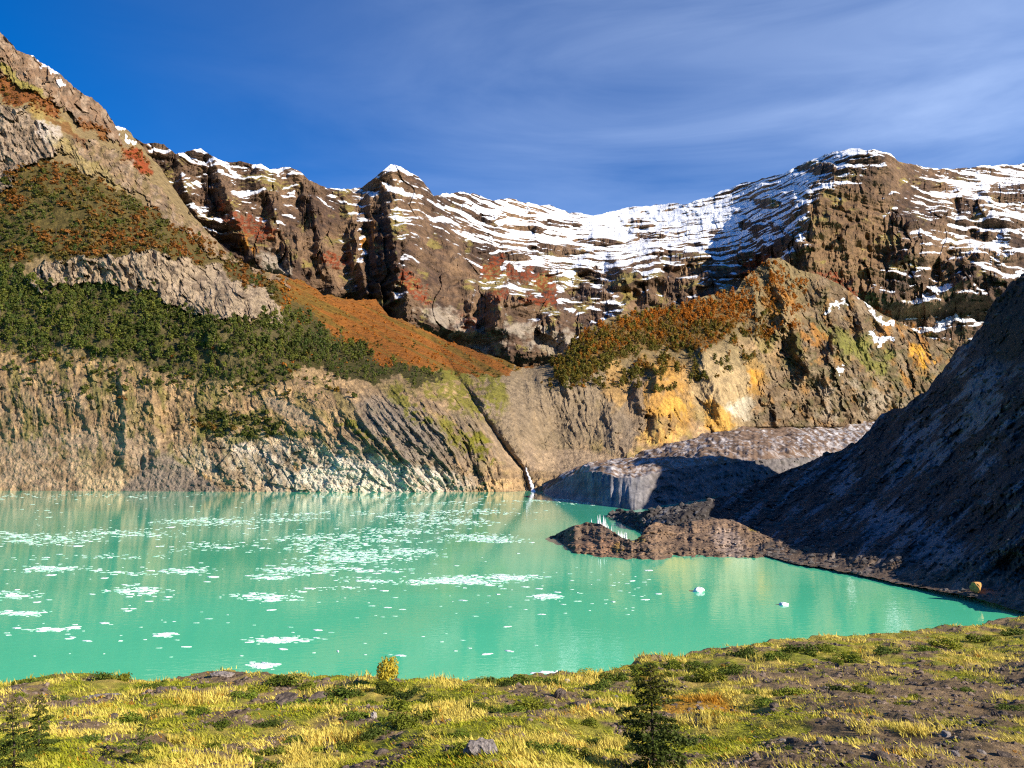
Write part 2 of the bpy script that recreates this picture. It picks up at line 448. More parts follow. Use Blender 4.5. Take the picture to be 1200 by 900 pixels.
print('NZ', np.percentile(nz, [5, 25, 50, 75, 95]))
ledge = ledge * np.clip(.85 + 1.0 * fbm(X / 40, dz / 60, 4, 78), .15, 1.3)
field = np.clip(1.5 * blob(X, Y, 625, 262, 125, 36, 6), 0, 1) + np.clip(1.4 * blob(X, Y, 780, 256, 120, 26, -4), 0, 1) + np.clip(1.4 * blob(X, Y, 1150, 212, 110, 18), 0, 1) + np.clip(1.5 * blob(X, Y, 1090, 368, 60, 22, 5), 0, 1)
SA = np.clip(0.17 + .16 * np.clip(field, 0, 1) + .62 * ledge + 1.25 * (nzb - (0.62 - 0.24 * snowy)) + 0.55 * fbm(X / 26, dz / 18, 5, 72, .65) - .5 * cliff_m - .25 * sstep(.1, .5, fbm(X / 70, dz / 30, 3, 74)), 0, 1.0) * sstep(-0.9, -0.2, snowy)
SA = SA * (1 - scrub * 0.85)
MAT_A = terrain_mat('layered_rock', 0.025, 0.16, 7.0, snow=True, bump_s=0.9, stretch=(1, 1, 2.0))
P2, (C2, S2) = with_back(PA, [CA, SA], (60, 160, 400, 900), 0.75)
me = raw_mesh('mountain', P2, grid_faces(*P2.shape[:2]), np.full((P2.shape[0] - 1) * (P2.shape[1] - 1), 4), smooth=False)
set_col(me, C2); set_val(me, S2, 'snow')
tag(link('mountain', me, MAT_A), 'layered brown rock range with fresh snow on its ledges and crests behind the lake', 'mountain', kind='structure')

# ================================================================== THE SLOPES ROUND THE LAKE
TOP_B = [(-90, -30), (-30, 15), (0, 38), (8, 44), (20, 58), (40, 68), (60, 80), (75, 90), (90, 104), (100, 112), (115, 120), (126, 132), (136, 148), (150, 152), (160, 165),
         (172, 178), (185, 192), (205, 222), (220, 245), (240, 268), (262, 290), (275, 302), (300, 315), (330, 322), (352, 328), (380, 345), (420, 352), (440, 350), (455, 370),
         (480, 378), (520, 398), (560, 412), (590, 422), (612, 430), (640, 428), (655, 418), (672, 400), (690, 384), (715, 372), (745, 364), (780, 359), (800, 356),
         (815, 350), (840, 344), (862, 342), (872, 326), (885, 316), (900, 303), (915, 302), (935, 316), (960, 322), (985, 334), (1005, 348), (1030, 366), (1055, 378), (1080, 392), (1110, 404), (1140, 420), (1250, 430)]
B_PTS = [(-90, 574, 735), (100, 575, 715), (220, 576, 702), (300, 577, 692), (350, 577, 688), (450, 577.5, 684), (540, 578, 690), (620, 579, 695), (680, 568, 720),
         (740, 545, 840), (800, 528, 1000), (900, 507, 1250), (1020, 497, 1500), (1120, 480, 1650), (1250, 470, 1800),
         (-90, 450, 815), (100, 455, 800), (160, 455, 800), (200, 440, 815), (300, 470, 785), (400, 450, 820), (500, 450, 850), (560, 470, 850), (620, 500, 850),
         (600, 440, 1020), (650, 440, 1050), (650, 500, 930), (650, 550, 790), (750, 440, 1120), (760, 500, 1000), (850, 420, 1250), (850, 480, 1150),
         (1000, 430, 1480), (1000, 480, 1430), (1100, 430, 1650),
         (-90, 310, 1000), (0, 310, 990), (150, 320, 975), (250, 360, 920), (350, 410, 900), (0, 230, 1110), (100, 210, 1170), (200, 270, 1130), (280, 340, 1010),
         (0, 140, 1230), (60, 110, 1330), (0, 40, 1380), (90, 108, 1470), (160, 165, 1500), (210, 225, 1450), (280, 305, 1380), (330, 325, 1320), (450, 370, 1330), (520, 405, 1270), (615, 432, 1130),
         (400, 400, 1080), (500, 420, 1050), (690, 385, 1200), (740, 365, 1300), (800, 358, 1350), (850, 345, 1420), (905, 302, 1580), (980, 330, 1700), (1050, 380, 1750), (1140, 420, 1800), (1250, 430, 1900),
         (750, 405, 1210), (800, 400, 1260), (900, 380, 1420), (950, 400, 1480), (1050, 430, 1600)]
fB = tps(B_PTS)
NXB, NYB = 1180, 470
xsB = np.linspace(-85, 1230, NXB)
topB = line(TOP_B, xsB) + 2.6 * fbm(xsB / 12, xsB * 0, 3, 103) * sstep(1300, 0, xsB) + 1.0 * fbm(xsB / 3, xsB * 0, 2, 105)
botB = line([(-90, 582), (300, 584), (560, 586), (640, 584), (700, 580), (740, 566), (800, 548), (900, 525), (1020, 512), (1250, 490)], xsB)
TB = np.linspace(0, 1, NYB)
X = np.broadcast_to(xsB[None], (NYB, NXB)).copy()
Y = botB[None] * (1 - TB[:, None]) + topB[None] * TB[:, None]
D = fB(X, Y)
n6 = fbm(X / 26, Y / 26, 4, 120)
n7 = fbm(X / 26, Y / 26, 4, 131)
nf = fbm(X / 6, Y / 6, 3, 140)
XW = X + 9 * n6 + 3.5 * nf; YW = Y + 9 * n7 + 3.5 * fbm(X / 5, Y / 5, 3, 141)
lean = line([(-90, .2), (60, .18), (150, .1), (220, .2), (330, .45), (420, .7), (520, .8), (575, .5), (620, .2), (680, .3), (750, -.1), (800, .3), (870, .5), (950, .45), (1050, .5), (1250, .4)], xsB)[None]
U = X - lean * (Y - 470)
# where the slope is bare and cut by rills
edge = line([(-90, 412), (60, 415), (120, 420), (200, 440), (300, 455), (370, 425), (440, 446), (520, 446), (600, 436), (660, 440), (720, 450), (790, 430), (850, 408), (900, 380), (950, 350), (1050, 380), (1250, 400)], xsB)[None]
bare = sstep(-6, 14, YW - edge)
fl = ridged(U / 15 + 0.45 * perlin(X / 22, Y / 18, 7), Y / 130, 3, 150)
fl2 = ridged(U / 6.5 + 0.6 * perlin(X / 12, Y / 14, 9), Y / 60, 2, 155)
rills = np.clip(blob(X, Y, 490, 520, 130, 60) * 2, 0, 1) + np.clip(blob(X, Y, 640, 475, 110, 60) * 2, 0, 1) + 0.6 * np.clip(blob(X, Y, 60, 490, 130, 60, 0) * 2, 0, 1)
rills = np.clip(rills, 0, 1)
scree = np.clip(sstep(0.0, 0.4, blob(X, Y, 95, 545, 165, 52)) + sstep(0, .4, blob(X, Y, 195, 560, 40, 32, 30)) + 0.8 * sstep(0, .4, blob(X, Y, 600, 505, 40, 60, -20)) + sstep(0, .4, blob(X, Y, 660, 540, 70, 18, 0)) + sstep(0, .3, blob(X, Y, 340, 482, 40, 10, 25)), 0, 1)
block = np.clip(blob(X, Y, 340, 550, 160, 46, 6) * 2.4, 0, 1)
rel = bare * (1 - 0.9 * scree) * ((2.2 + 2.2 * (X > 400)) * fl + 2.6 * fl2 * (0.15 + .2 * (X > 300) + 0.9 * rills) + 6 * rills * fl) * (1 - .85 * block)
rel += bare * (1 - .5 * scree) * (1 - .7 * block) * .55 * ridged(U / 4 + .5 * perlin(X / 6, Y / 9, 10), Y / 40, 2, 157)
rel += bare * (1 - 0.8 * scree) * (5 + 4 * (X > 560)) * (1 - .6 * block) * fbm(X / 34, Y / 30, 4, 160)
# hard bedrock blocks at the waterline
bx = np.floor((X + 5 * n6) / 26 + 0.3 * np.floor((Y + 5 * n7) / 22)); by = np.floor((Y + 5 * n7) / 22)
bh = np.sin(bx * 12.9898 + by * 78.233) * 43758.5453; bh = bh - np.floor(bh)
rel += block * (3.4 * voro((X + .2 * Y) / 24, Y / 22, 21) + 1.2 * voro((X + .2 * Y) / 9, Y / 14, 22))
rel += bare * (1 - scree) * (2.4 * voro(U / 11, Y / 24, 23) + .9 * voro(U / 4, Y / 6, 27))
# crags higher up
crag = np.zeros_like(D)
CRAG1 = [(25, 322), (70, 306), (120, 300), (180, 296), (232, 304), (262, 318), (300, 336), (332, 360), (336, 374), (312, 374), (285, 372), (250, 372), (222, 372), (205, 356), (170, 345), (140, 335), (110, 330), (70, 334), (40, 342)]
CRAG2 = [(-90, 150), (0, 115), (30, 132), (60, 150), (72, 170), (60, 185), (30, 195), (10, 215), (-90, 240)]
UPPER = [(-90, -40), (0, 30), (60, 70), (130, 135), (150, 170), (120, 155), (80, 130), (40, 110), (0, 88), (-90, 60)]
TANB = [(60, 165), (110, 165), (160, 195), (210, 240), (275, 300), (330, 320), (335, 335), (300, 320), (250, 300), (200, 262), (150, 222), (100, 200)]
for poly, w in ((CRAG1, 1), (CRAG2, 1), (UPPER, 1), (TANB, 1)):
    crag = np.maximum(crag, inpoly(XW, YW, poly) * w)
rock_r = (X > 860) & (Y < 500)
crag = np.maximum(crag, rock_r * sstep(860, 900, X) * 0.9)
rel += crag * (9 * voro((X - 0.3 * Y) / 26 + .4 * n6, Y / 36 + .4 * n7, 24) + 5 * voro((X - .3 * Y) / 9 + .5 * n6, Y / 20, 25) + 2.6 * voro((X - .2 * Y) / 4, Y / 7, 26) + 15 * ridged((X - .45 * Y) / 17 + .4 * n6, Y / 80 + .3 * n7, 4, 172) + 4.5 * ridged((X - .45 * Y) / 6 + .5 * n7, Y / 36, 3, 173))
for bx_, by_, rx_, ry_, tl in [(760, 442, 14, 18, 1.4), (770, 500, 20, 22, 1.3), (985, 375, 16, 20, 1.7), (1005, 388, 14, 16, 1.7), (908, 385, 18, 20, 1.6), (930, 400, 20, 24, 1.5), (950, 345, 18, 16, 1.7), (735, 520, 16, 20, 1.1), (840, 475, 7, 22, 1.2), (700, 510, 7, 20, 1), (915, 345, 16, 18, 1.6),
        (968, 410, 12, 18, 1.5), (1030, 392, 14, 16, 1.7), (960, 455, 20, 16, 1.5), (1010, 470, 18, 14, 1.6), (385, 432, 12, 10, 1.2), (168, 440, 4, 20, .8), (168, 545, 4, 16, .8), (940, 480, 14, 12, 1.5), (880, 385, 12, 12, 1.4), (1060, 400, 10, 12, 1.6)]:
    m_ = sstep(0, .35, blob(X, Y, bx_, by_, rx_, ry_) + .3 * nf + .2 * n6)
    rel += m_ * tl * 1.1 * (X - bx_)
rel += (1 - bare) * 12 * fbm(X / 60, Y / 60, 4, 175) + 2.2 * nf
B_RIDGE = [([(905, 302), (915, 340), (935, 400), (950, 440)], 55, 14, 40), ([(968, 330), (975, 370), (985, 410)], 45, 12, 26), ([(1000, 350), (1012, 385), (1025, 410)], 45, 12, 22), ([(1030, 370), (1048, 400), (1052, 415)], 40, 12, 18),
           ([(880, 330), (890, 370), (905, 400)], 30, 10, 24), ([(820, 405), (835, 450), (850, 500)], 40, 14, 34), ([(765, 425), (775, 440), (768, 480), (780, 540)], 45, 18, 40),
           ([(745, 445), (752, 480)], 26, 10, 16), ([(715, 480), (725, 520), (745, 548)], 24, 10, 18), ([(905, 460), (915, 500)], 25, 10, 20), ([(660, 440), (668, 470)], 14, 6, 14),
           ([(178, 470), (182, 510), (184, 545)], 9, 8, 14), ([(175, 425), (180, 460), (172, 480)], 9, 5, 16), ([(145, 440), (150, 490), (145, 540)], 12, 8, 20), ([(272, 500), (262, 530), (262, 560)], 6, 8, 30), ([(325, 335), (332, 372)], 16, 10, 8)]
for pts, amp, wl, wr in B_RIDGE:
    rel += amp * crest(X + 3 * n6, Y + 3 * n7, pts, wl, wr)
# the stream's gully
rel -= 30 * crest(X + 2 * n6, Y, [(505, 395), (530, 430), (560, 478), (590, 520), (612, 550), (622, 582)], 16, 7)
rel -= 6 * crest(X + 2 * n6, Y, [(455, 465), (480, 500), (500, 530), (530, 575)], 9, 6) + 9 * crest(X + 2 * n6, Y, [(500, 450), (525, 485), (545, 520), (560, 560)], 8, 6)
rel *= sstep(584, 570, Y) * 0.85 + 0.15
D = D - rel
PB = unproj(X, Y, D)
PB[..., 2] += 0
nB = normals(PB); nzB = np.abs(nB[..., 2])

# --- what each part of the slope is made of
CB = np.empty(PB.shape); CB[:] = (0.47, 0.31, 0.155)
CB *= (1 + 0.30 * n6 + 0.25 * nf)[..., None]
def paint(m, c, w=0.92):
    global CB
    m = (np.clip(m, 0, 1) * w)[..., None]
    CB = CB * (1 - m) + np.asarray(c) * m
def bl(*a): return sstep(0.0, 0.35, blob(XW, YW, *a))
paint((1 - bare), (0.22, 0.16, 0.075))
paint(sstep(.05, .4, fbm(X / 20, Y / 14, 3, 180)) * bare, (0.25, 0.17, 0.10), .7)
mossn = sstep(-0.02, 0.35, fbm(U / 22, Y / 30, 4, 185) - 0.02)
paint(mossn * bare * sstep(580, 530, Y) * 0.75, (0.20, 0.175, 0.035), .65)
paint(scree, (0.44, 0.315, 0.195), .9)
paint(scree * sstep(0, .5, fbm(U / 12, Y / 60, 4, 187)), (0.30, 0.22, 0.15), .6)
paint(bl(195, 560, 42, 34, 30), (0.27, 0.215, 0.165), .95)
paint(bl(120, 560, 40, 24, 10), (0.50, 0.37, 0.2), .6)
paint(rills * sstep(.2, .5, ridged(U / 10, Y / 80, 2, 190)) , (0.22, 0.17, 0.125), .8)
paint(bl(640, 480, 110, 60), (0.29, 0.215, 0.13), .75)
paint(bl(470, 500, 70, 34, 30), (0.25, 0.21, 0.17), .6)
# pale bedrock by the water
strk = sstep(-0.25, 0.3, fbm(U / 7, Y / 60, 3, 195))
paint(block * (0.5 + 0.5 * strk), (0.60, 0.50, 0.36), .88)
paint(bl(440, 560, 130, 26, 4) * (0.5 + 0.5 * strk), (0.74, 0.67, 0.56), .88)
paint(bl(365, 555, 40, 28) * strk, (0.70, 0.60, 0.42), .8)
paint(bl(330, 545, 46, 26) * (1 - strk), (0.16, 0.13, 0.095), .7)
for b_ in [(232, 565, 18, 12), (380, 565, 14, 12), (350, 545, 8, 20), (405, 560, 8, 14)]:
    paint(bl(*b_) * strk, (0.52, 0.27, 0.05), .75)
for b_ in [(212, 550, 16, 22), (270, 505, 50, 16, 10), (300, 495, 40, 14, 0), (240, 480, 20, 12, 0), (350, 505, 50, 7, 20)]:
    paint(bl(*b_) * sstep(-.3, .2, n6), (0.15, 0.15, 0.03), .8)
# the left cliffs: brown bands, a grey fan of fresh scree, dark brown cracks, thin growth
lcl = sstep(330, 250, X) * bare
paint(lcl * sstep(.0, .4, fbm(U / 30, Y / 26, 5, 250, .6)), (0.25, 0.165, 0.09), .75)
paint(lcl * sstep(.15, .5, fbm(U / 18, Y / 40, 5, 252, .6)) * sstep(560, 520, Y), (0.16, 0.145, 0.04), .75)
paint(sstep(-.05, .12, np.minimum((Y - 528) / 45.0 - np.abs(X - 190 - (Y - 528) * .25) / 60.0, (Y - 520) / 40.0)) * (X < 270), (0.255, 0.20, 0.15), .95)
paint(lcl * crk, (0.09, 0.06, 0.04), .5) if 'crk' in globals() else None
paint(bl(395, 562, 60, 20, 2), (0.76, 0.68, 0.52), .8)
paint(bl(300, 535, 40, 16, 10) * sstep(-.1, .3, n6), (0.62, 0.52, 0.40), .8)
# moss by the stream
for b_ in [(540, 460, 46, 22, 40), (545, 515, 50, 18, 35), (565, 525, 30, 14, 30), (490, 450, 40, 12, 35), (575, 460, 22, 40, -10), (480, 475, 40, 14, 40), (420, 505, 40, 6, 20)]:
    paint(bl(*b_) * sstep(-.5, .1, n7 + nf), (0.20, 0.185, 0.02), .85)
# central hill
paint(bl(775, 470, 50, 60, 10) * sstep(-.5, .1, n6 + .3), (0.50, 0.26, 0.055), .85)
paint(bl(790, 478, 26, 16, -20) * 1.0, (0.62, 0.36, 0.07), .8)
paint(bl(775, 508, 34, 18, 0) * sstep(-.3, .2, fbm(X / 7, Y / 16, 4, 206)), (0.66, 0.45, 0.13), .8)
paint(bl(775, 480, 44, 40, 0) * sstep(.0, .35, fbm(U / 9, Y / 26, 4, 207)), (0.30, 0.19, 0.09), .7)
paint(bl(742, 470, 20, 50, 0), (0.24, 0.185, 0.13), .8)
paint(bl(725, 510, 26, 30, 0), (0.25, 0.19, 0.13), .8)
paint(bl(720, 450, 18, 34, 0), (0.46, 0.27, 0.09), .7)
paint(bl(860, 460, 70, 52, 30), (0.46, 0.33, 0.17), .85)
paint(bl(888, 445, 14, 36, -18), (0.66, 0.32, 0.04), .9)
paint(bl(840, 490, 16, 24, -20), (0.62, 0.34, 0.06), .8)
paint(bl(885, 482, 40, 18, 10), (0.68, 0.60, 0.44), .8)
paint(bl(870, 420, 40, 16, 20), (0.27, 0.20, 0.10), .7)
rr = sstep(900, 940, XW + 0.5 * (YW - 400))
paint(rr, (0.14, 0.09, 0.05), .9)
paint(rr * sstep(-.1, .3, fbm(X / 24, Y / 20, 4, 202)), (0.13, 0.105, 0.045), .8)
paint(rr * sstep(.1, .45, fbm(X / 14, Y / 18, 4, 204)), (0.36, 0.19, 0.06), .65)
paint(rr * sstep(-.1, .4, fbm(U / 16, Y / 12, 4, 200)), (0.29, 0.205, 0.125), .75)
paint(bl(1010, 415, 70, 22, 25) * sstep(-.3, .2, n7), (0.20, 0.185, 0.04), .85)
paint(bl(920, 400, 40, 26, 60) * sstep(-.2, .2, n7), (0.14, 0.12, 0.03), .8)
for b_ in [(1078, 410, 16, 30, -35), (1065, 440, 12, 22, -20), (950, 395, 22, 16, 30), (1040, 390, 16, 20, -30), (910, 350, 26, 22, 20)]:
    paint(bl(*b_) * sstep(-.2, .25, fbm(U / 8, Y / 26, 3, 208)), (0.42, 0.18, 0.035), .75)
paint(bl(1080, 418, 10, 22, -35) * sstep(-.2, .2, fbm(U / 5, Y / 20, 3, 209)), (0.70, 0.36, 0.04), .85)
paint(bl(1000, 470, 80, 30, -5) * sstep(-.1, .3, n6), (0.38, 0.30, 0.215), .7)
# autumn ramp, green bands, crags of the left mountain
RAMP = [(330, 312), (380, 330), (450, 350), (520, 385), (600, 412), (628, 430), (560, 442), (520, 440), (450, 430), (395, 402), (345, 374), (318, 350), (300, 318)]
paint(inpoly(XW, YW, RAMP), (0.27, 0.088, 0.009))
paint(inpoly(XW, YW, RAMP) * sstep(.0, .35, fbm((X - 1.9 * Y) / 16, Y / 60, 4, 210)), (0.14, 0.10, 0.016), .75)
paint(inpoly(XW, YW, RAMP) * sstep(.25, .45, fbm((X - 1.9 * Y) / 9, Y / 60, 3, 212)), (0.26, 0.13, 0.035), .3)
MIX = [(-90, 215), (0, 212), (40, 188), (80, 195), (120, 215), (160, 238), (220, 270), (270, 298), (335, 345), (400, 395), (350, 372), (310, 345), (262, 315), (230, 302), (180, 296), (110, 302), (40, 308), (-90, 310)]
paint(inpoly(XW, YW, MIX), (0.10, 0.075, 0.02))
FOREST = [(-90, 305), (0, 306), (30, 322), (60, 338), (110, 334), (150, 342), (205, 360), (225, 376), (300, 378), (345, 362), (400, 395), (450, 425), (500, 436), (520, 446), (470, 446), (400, 444), (375, 424), (340, 440), (300, 452), (200, 438), (120, 418), (60, 410), (-90, 410)]
paint(inpoly(XW, YW, FOREST), (0.11, 0.09, 0.035))
paint(inpoly(XW, YW, FOREST) * sstep(300, 380, X), (0.07, 0.06, 0.016))
for poly, c, w in ((UPPER, (0.27, 0.165, 0.10), .9), (CRAG2, (0.33, 0.245, 0.175), .9), (TANB, (0.34, 0.225, 0.13), .85), (CRAG1, (0.42, 0.315, 0.205), .9)):
    paint(inpoly(XW, YW, poly), c, w)
paint(crag * sstep(.0, .4, fbm(X / 12, Y / 16, 3, 220)) * (X < 600), (0.48, 0.36, 0.25), .5)
paint(crag * sstep(.05, .35, fbm(X / 14, Y / 10, 4, 222)) * (X < 600), (0.17, 0.12, 0.08), .7)
paint(inpoly(XW, YW, TANB) * sstep(.0, .3, fbm(X / 10, Y / 10, 4, 224)), (0.20, 0.145, 0.06), .75)
paint(bl(55, 152, 24, 10, 35), (0.55, 0.47, 0.4), .8)
# upper autumn scrub and yellow grass
paint(inpoly(XW, YW, [(-90, 60), (0, 88), (60, 118), (72, 140), (40, 130), (0, 112), (-90, 90)]), (0.20, 0.065, 0.018), .9)
paint(bl(18, 92, 50, 7, 30) , (0.30, 0.25, 0.05), .8)
paint(bl(60, 140, 40, 8, 30), (0.32, 0.24, 0.08), .7)
paint(bl(160, 187, 26, 11, 35), (0.28, 0.05, 0.012), .9)
paint(bl(110, 150, 24, 7, 35), (0.22, 0.08, 0.02), .8)
paint(bl(80, 155, 34, 6, 40), (0.17, 0.06, 0.02), .7)
paint(bl(100, 190, 60, 8, 38), (0.36, 0.28, 0.10), .6)
HILLTREES = [(645, 440), (655, 420), (680, 392), (715, 374), (760, 363), (800, 357), (820, 350), (862, 344), (880, 356), (875, 368), (862, 372), (858, 388), (842, 404), (810, 412), (780, 405), (760, 412), (735, 420), (710, 425), (700, 438), (680, 446)]
paint(inpoly(XW, YW, HILLTREES), (0.16, 0.095, 0.03))
crk = sstep(.62, .95, ridged(U / 7 + .7 * n6, Y / 22 + .5 * n7, 2, 232))
paint(crk * np.maximum(crag, bare * (1 - scree) * .6), (0.07, 0.05, 0.035), .7)
SB = np.zeros_like(D)
for b_ in [(48, 70, 14, 4, 35), (62, 82, 14, 3, 35), (72, 100, 8, 5, 20), (145, 150, 9, 6, 40), (155, 162, 8, 5, 40), (1020, 362, 14, 5, 40), (980, 362, 14, 3, -20), (985, 430, 8, 5, 0), (1005, 352, 10, 4, 40), (1036, 375, 14, 4, 40), (1030, 398, 16, 5, 20)]:
    SB = np.maximum(SB, sstep(-.1, .3, blob(XW, YW, *b_)))
SB = SB * (.62 + .3 * fbm(X / 6, Y / 4, 3, 230))
MAT_B = terrain_mat('bare_slope', 0.09, 0.55, 3.0, snow=True, bump_s=0.9)
P2, (C2, S2) = with_back(PB, [CB, SB], (30, 90, 220), 0.6)
me = raw_mesh('hillside', P2, grid_faces(*P2.shape[:2]), np.full((P2.shape[0] - 1) * (P2.shape[1] - 1), 4), smooth=False)
set_col(me, np.clip(C2 * .84, 0.01, 0.9)); set_val(me, S2, 'snow')
tag(link('hillside', me, MAT_B), 'steep bare and wooded slopes with pale cliffs along the far shore of the lake', 'hillside', kind='structure')

def on_slope(x, y):
    """nearest point of the slope that shows at (x, y) of its own chart"""
    i = np.clip(np.round((np.asarray(x) - xsB[0]) / (xsB[1] - xsB[0])).astype(int), 0, NXB - 1)
    t = (np.asarray(y) - botB[i]) / (topB[i] - botB[i])
    j = np.clip(np.round(t * (NYB - 1)).astype(int), 0, NYB - 1)
    return PB[j, i], (t > 0) & (t < 1.0), (j, i)

# ================================================================== GLACIER TONGUE
xg = np.linspace(636, 1080, 420)
g_bot = line([(636, 583), (660, 586), (700, 593), (740, 600), (780, 606), (850, 610), (1080, 615)], xg)
g_edge = line([(636, 579), (648, 570), (670, 557), (690, 552), (705, 553), (725, 560), (745, 560), (770, 554), (800, 548), (850, 543), (900, 538), (1080, 530)], xg) + 1.5 * fbm(xg / 9, xg * 0, 3, 300)
g_top = line([(636, 572), (665, 554), (690, 546), (720, 545), (745, 540), (775, 528), (800, 518), (830, 508), (870, 502), (920, 504), (1000, 499), (1035, 493), (1080, 488)], xg) - 2
de = line([(636, 690), (660, 610), (690, 530), (720, 490), (740, 476), (760, 500), (800, 600), (850, 690), (900, 770), (1080, 1250)], xg)
db = np.where(xg < 745, np.minimum(water_d(g_bot, -1.0), de - 6), line([(745, 412), (800, 450), (850, 530), (900, 640), (1080, 1100)], xg))
dt = line([(636, 700), (665, 705), (720, 800), (745, 850), (800, 1010), (870, 1180), (1000, 1460), (1080, 1600)], xg) + 15
rowsW, rowsT = 44, 150
t1 = np.linspace(0, 1, rowsW)[:, None]; t2 = np.linspace(0, 1, rowsT)[1:, None]
Yg = np.concatenate([g_bot * (1 - t1) + g_edge * t1, g_edge * (1 - t2) + g_top * t2], 0)
Dg = np.concatenate([db * (1 - t1) + de * t1, 1 / ((1 - t2) / de + t2 / dt)], 0)
Xg = np.broadcast_to(xg[None], Yg.shape).copy()
wall = (np.arange(Yg.shape[0])[:, None] < rowsW) * np.ones_like(Xg)
wx = Xg / F * Dg
Dg = Dg - wall * (5 * sstep(790, 740, Xg) * ridged(Xg / 9, Yg / 60, 3, 305) + 5 * fbm(Xg / 26, Yg / 40, 2, 307) + sstep(745, 780, Xg) * (12 * fbm(Xg / 20, Yg / 9, 4, 308) + 3 * voro(Xg / 5, Yg / 3, 43)))
PG = unproj(Xg, Yg, Dg)
wx, wy = PG[..., 0], PG[..., 1]
tz = (1 - wall) * sstep(0, 20, np.arange(Yg.shape[0])[:, None] - rowsW)
PG[..., 2] += tz * (3.2 * ridged((wx - .2 * wy) / 16, wy / 45, 4, 310) + 5 * fbm(wx / 60, wy / 90, 3, 312))
ice = sstep(-.02, .3, fbm((wx - .25 * wy) / 9, wy / 34, 4, 315, .65) + 0.12 * (Xg > 960))
front = np.clip(1.4 - np.abs(np.arange(Yg.shape[0])[:, None] - rowsW - 14) / 16.0, 0, 1) * (Xg < 830) * (1 - wall)
ice = np.clip(np.maximum(ice, front * sstep(-.3, .2, fbm(wx / 6, wy / 12, 3, 316))), 0, 1) * (1 - 0.9 * np.clip(blob(Xg, Yg, 880, 508, 90, 12) * 2, 0, 1) * (fbm(wx / 30, wy / 50, 3, 318) > -0.1))
cg = np.empty(PG.shape); cg[:] = (0.15, 0.095, 0.06)
ice = ice * np.where(Xg > 930, .75, .5) * np.clip(.75 + .8 * fbm(wx / 4, wy / 9, 3, 319), .2, 1.1)
near_shade = sstep(745, 790, Xg) * sstep(90, 20, np.arange(Yg.shape[0])[:, None] - rowsW)  # pale ice toned down beside the dark slope, painted in place of shade
ice = ice * (1 - .4 * near_shade)
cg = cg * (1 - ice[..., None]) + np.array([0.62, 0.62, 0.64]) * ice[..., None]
cw = np.array([0.17, 0.165, 0.17]) * (1 + 0.35 * fbm(Xg / 6, Yg / 40, 3, 320) + .2 * fbm(Xg / 30, Yg / 6, 2, 322))[..., None]
cdeb = np.array([0.12, 0.105, 0.10]) * (1 + .5 * fbm(Xg / 5, Yg / 5, 4, 324))[..., None]
mw = sstep(735, 775, Xg)[..., None]
cg = np.where(wall[..., None] > 0, cw * (1 - mw) + cdeb * mw, cg)
me = raw_mesh('glacier', PG, grid_faces(*PG.shape[:2]), np.full((PG.shape[0] - 1) * (PG.shape[1] - 1), 4))
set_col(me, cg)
tag(link('glacier', me, terrain_mat('dirty_ice', 0.08, 0.5, 1.0, bump_s=0.6, spec=0.3)), 'debris covered glacier tongue ending in a grey ice wall at the lake', 'glacier', kind='structure')

# ================================================================== SHADED SLOPE ON THE RIGHT
TOP_E = [(712, 603), (725, 598), (750, 600), (770, 597), (800, 592), (830, 586), (860, 577), (885, 567), (905, 559), (940, 544), (965, 534), (1000, 521), (1015, 505), (1024, 495),
         (1045, 482), (1060, 474), (1085, 456), (1105, 436), (1112, 425), (1122, 411), (1138, 400), (1150, 386), (1158, 366), (1168, 352), (1180, 340), (1200, 321), (1240, 294), (1300, 264), (1400, 240), (1600, 226), (1900, 210)]  # past the right edge the ridge is unseen, shaped for its cast shadow
BOT_E = [(712, 608), (760, 625), (800, 634), (900, 652), (940, 662), (960, 664), (1010, 674), (1060, 685), (1100, 692), (1140, 700), (1170, 708), (1196, 716), (1220, 724), (1300, 735), (1600, 765), (1900, 790)]
E_PTS = [(712, 603, 365), (760, 600, 305), (760, 622, 276), (820, 588, 335), (820, 630, 250), (900, 560, 430), (900, 610, 310), (900, 652, 202), (960, 664, 181), (960, 600, 310), (960, 537, 480), (1024, 496, 520), (1020, 560, 370),
         (1060, 475, 500), (1060, 600, 250), (1060, 685, 154), (1110, 430, 500), (1110, 560, 280), (1155, 375, 490), (1150, 460, 330), (1200, 322, 505), (1200, 420, 300), (1200, 500, 235), (1200, 600, 165), (1196, 716, 126),
         (1300, 264, 520), (1300, 380, 300), (1300, 500, 190), (1300, 735, 113), (1600, 226, 480), (1600, 360, 260), (1600, 500, 150), (1600, 765, 98), (1900, 210, 420), (1900, 380, 210), (1900, 790, 88)]
fE = tps(E_PTS)
NXE, NYE = 620, 300
xe = np.concatenate([np.linspace(712, 1215, 500), np.linspace(1215, 1900, NXE - 499)[1:]])
topE = line(TOP_E, xe) + (2 + 5 * sstep(940, 1050, xe)) * fbm(xe / 26, xe * 0, 4, 403) + 1.0 * fbm(xe / 4, xe * 0, 2, 405)
botE = line(BOT_E, xe) + 1.2 * fbm(xe / 8, xe * 0, 3, 407)
T = np.linspace(0, 1, NYE)[:, None]
X = np.broadcast_to(xe[None], (NYE, NXE)).copy()
Y = botE[None] * (1 - T) + topE[None] * T
D = fE(X, Y)
ramp = sstep(0, 0.12, T)
D = D - ramp * D / 300 * (2.2 * voro((X + Y) / 12, (Y - .8 * X) / 22, 41) + 1.6 * voro(X / 4, Y / 4, 42) + 16 * fbm((X + 1.1 * Y) / 60, (Y - .7 * X) / 110, 4, 410) + 2.5 * ridged((X + Y) / 16, (Y - .8 * X) / 60, 3, 412) + 1.0 * fbm(X / 5, Y / 5, 3, 414))
PE = unproj(X, Y, D)
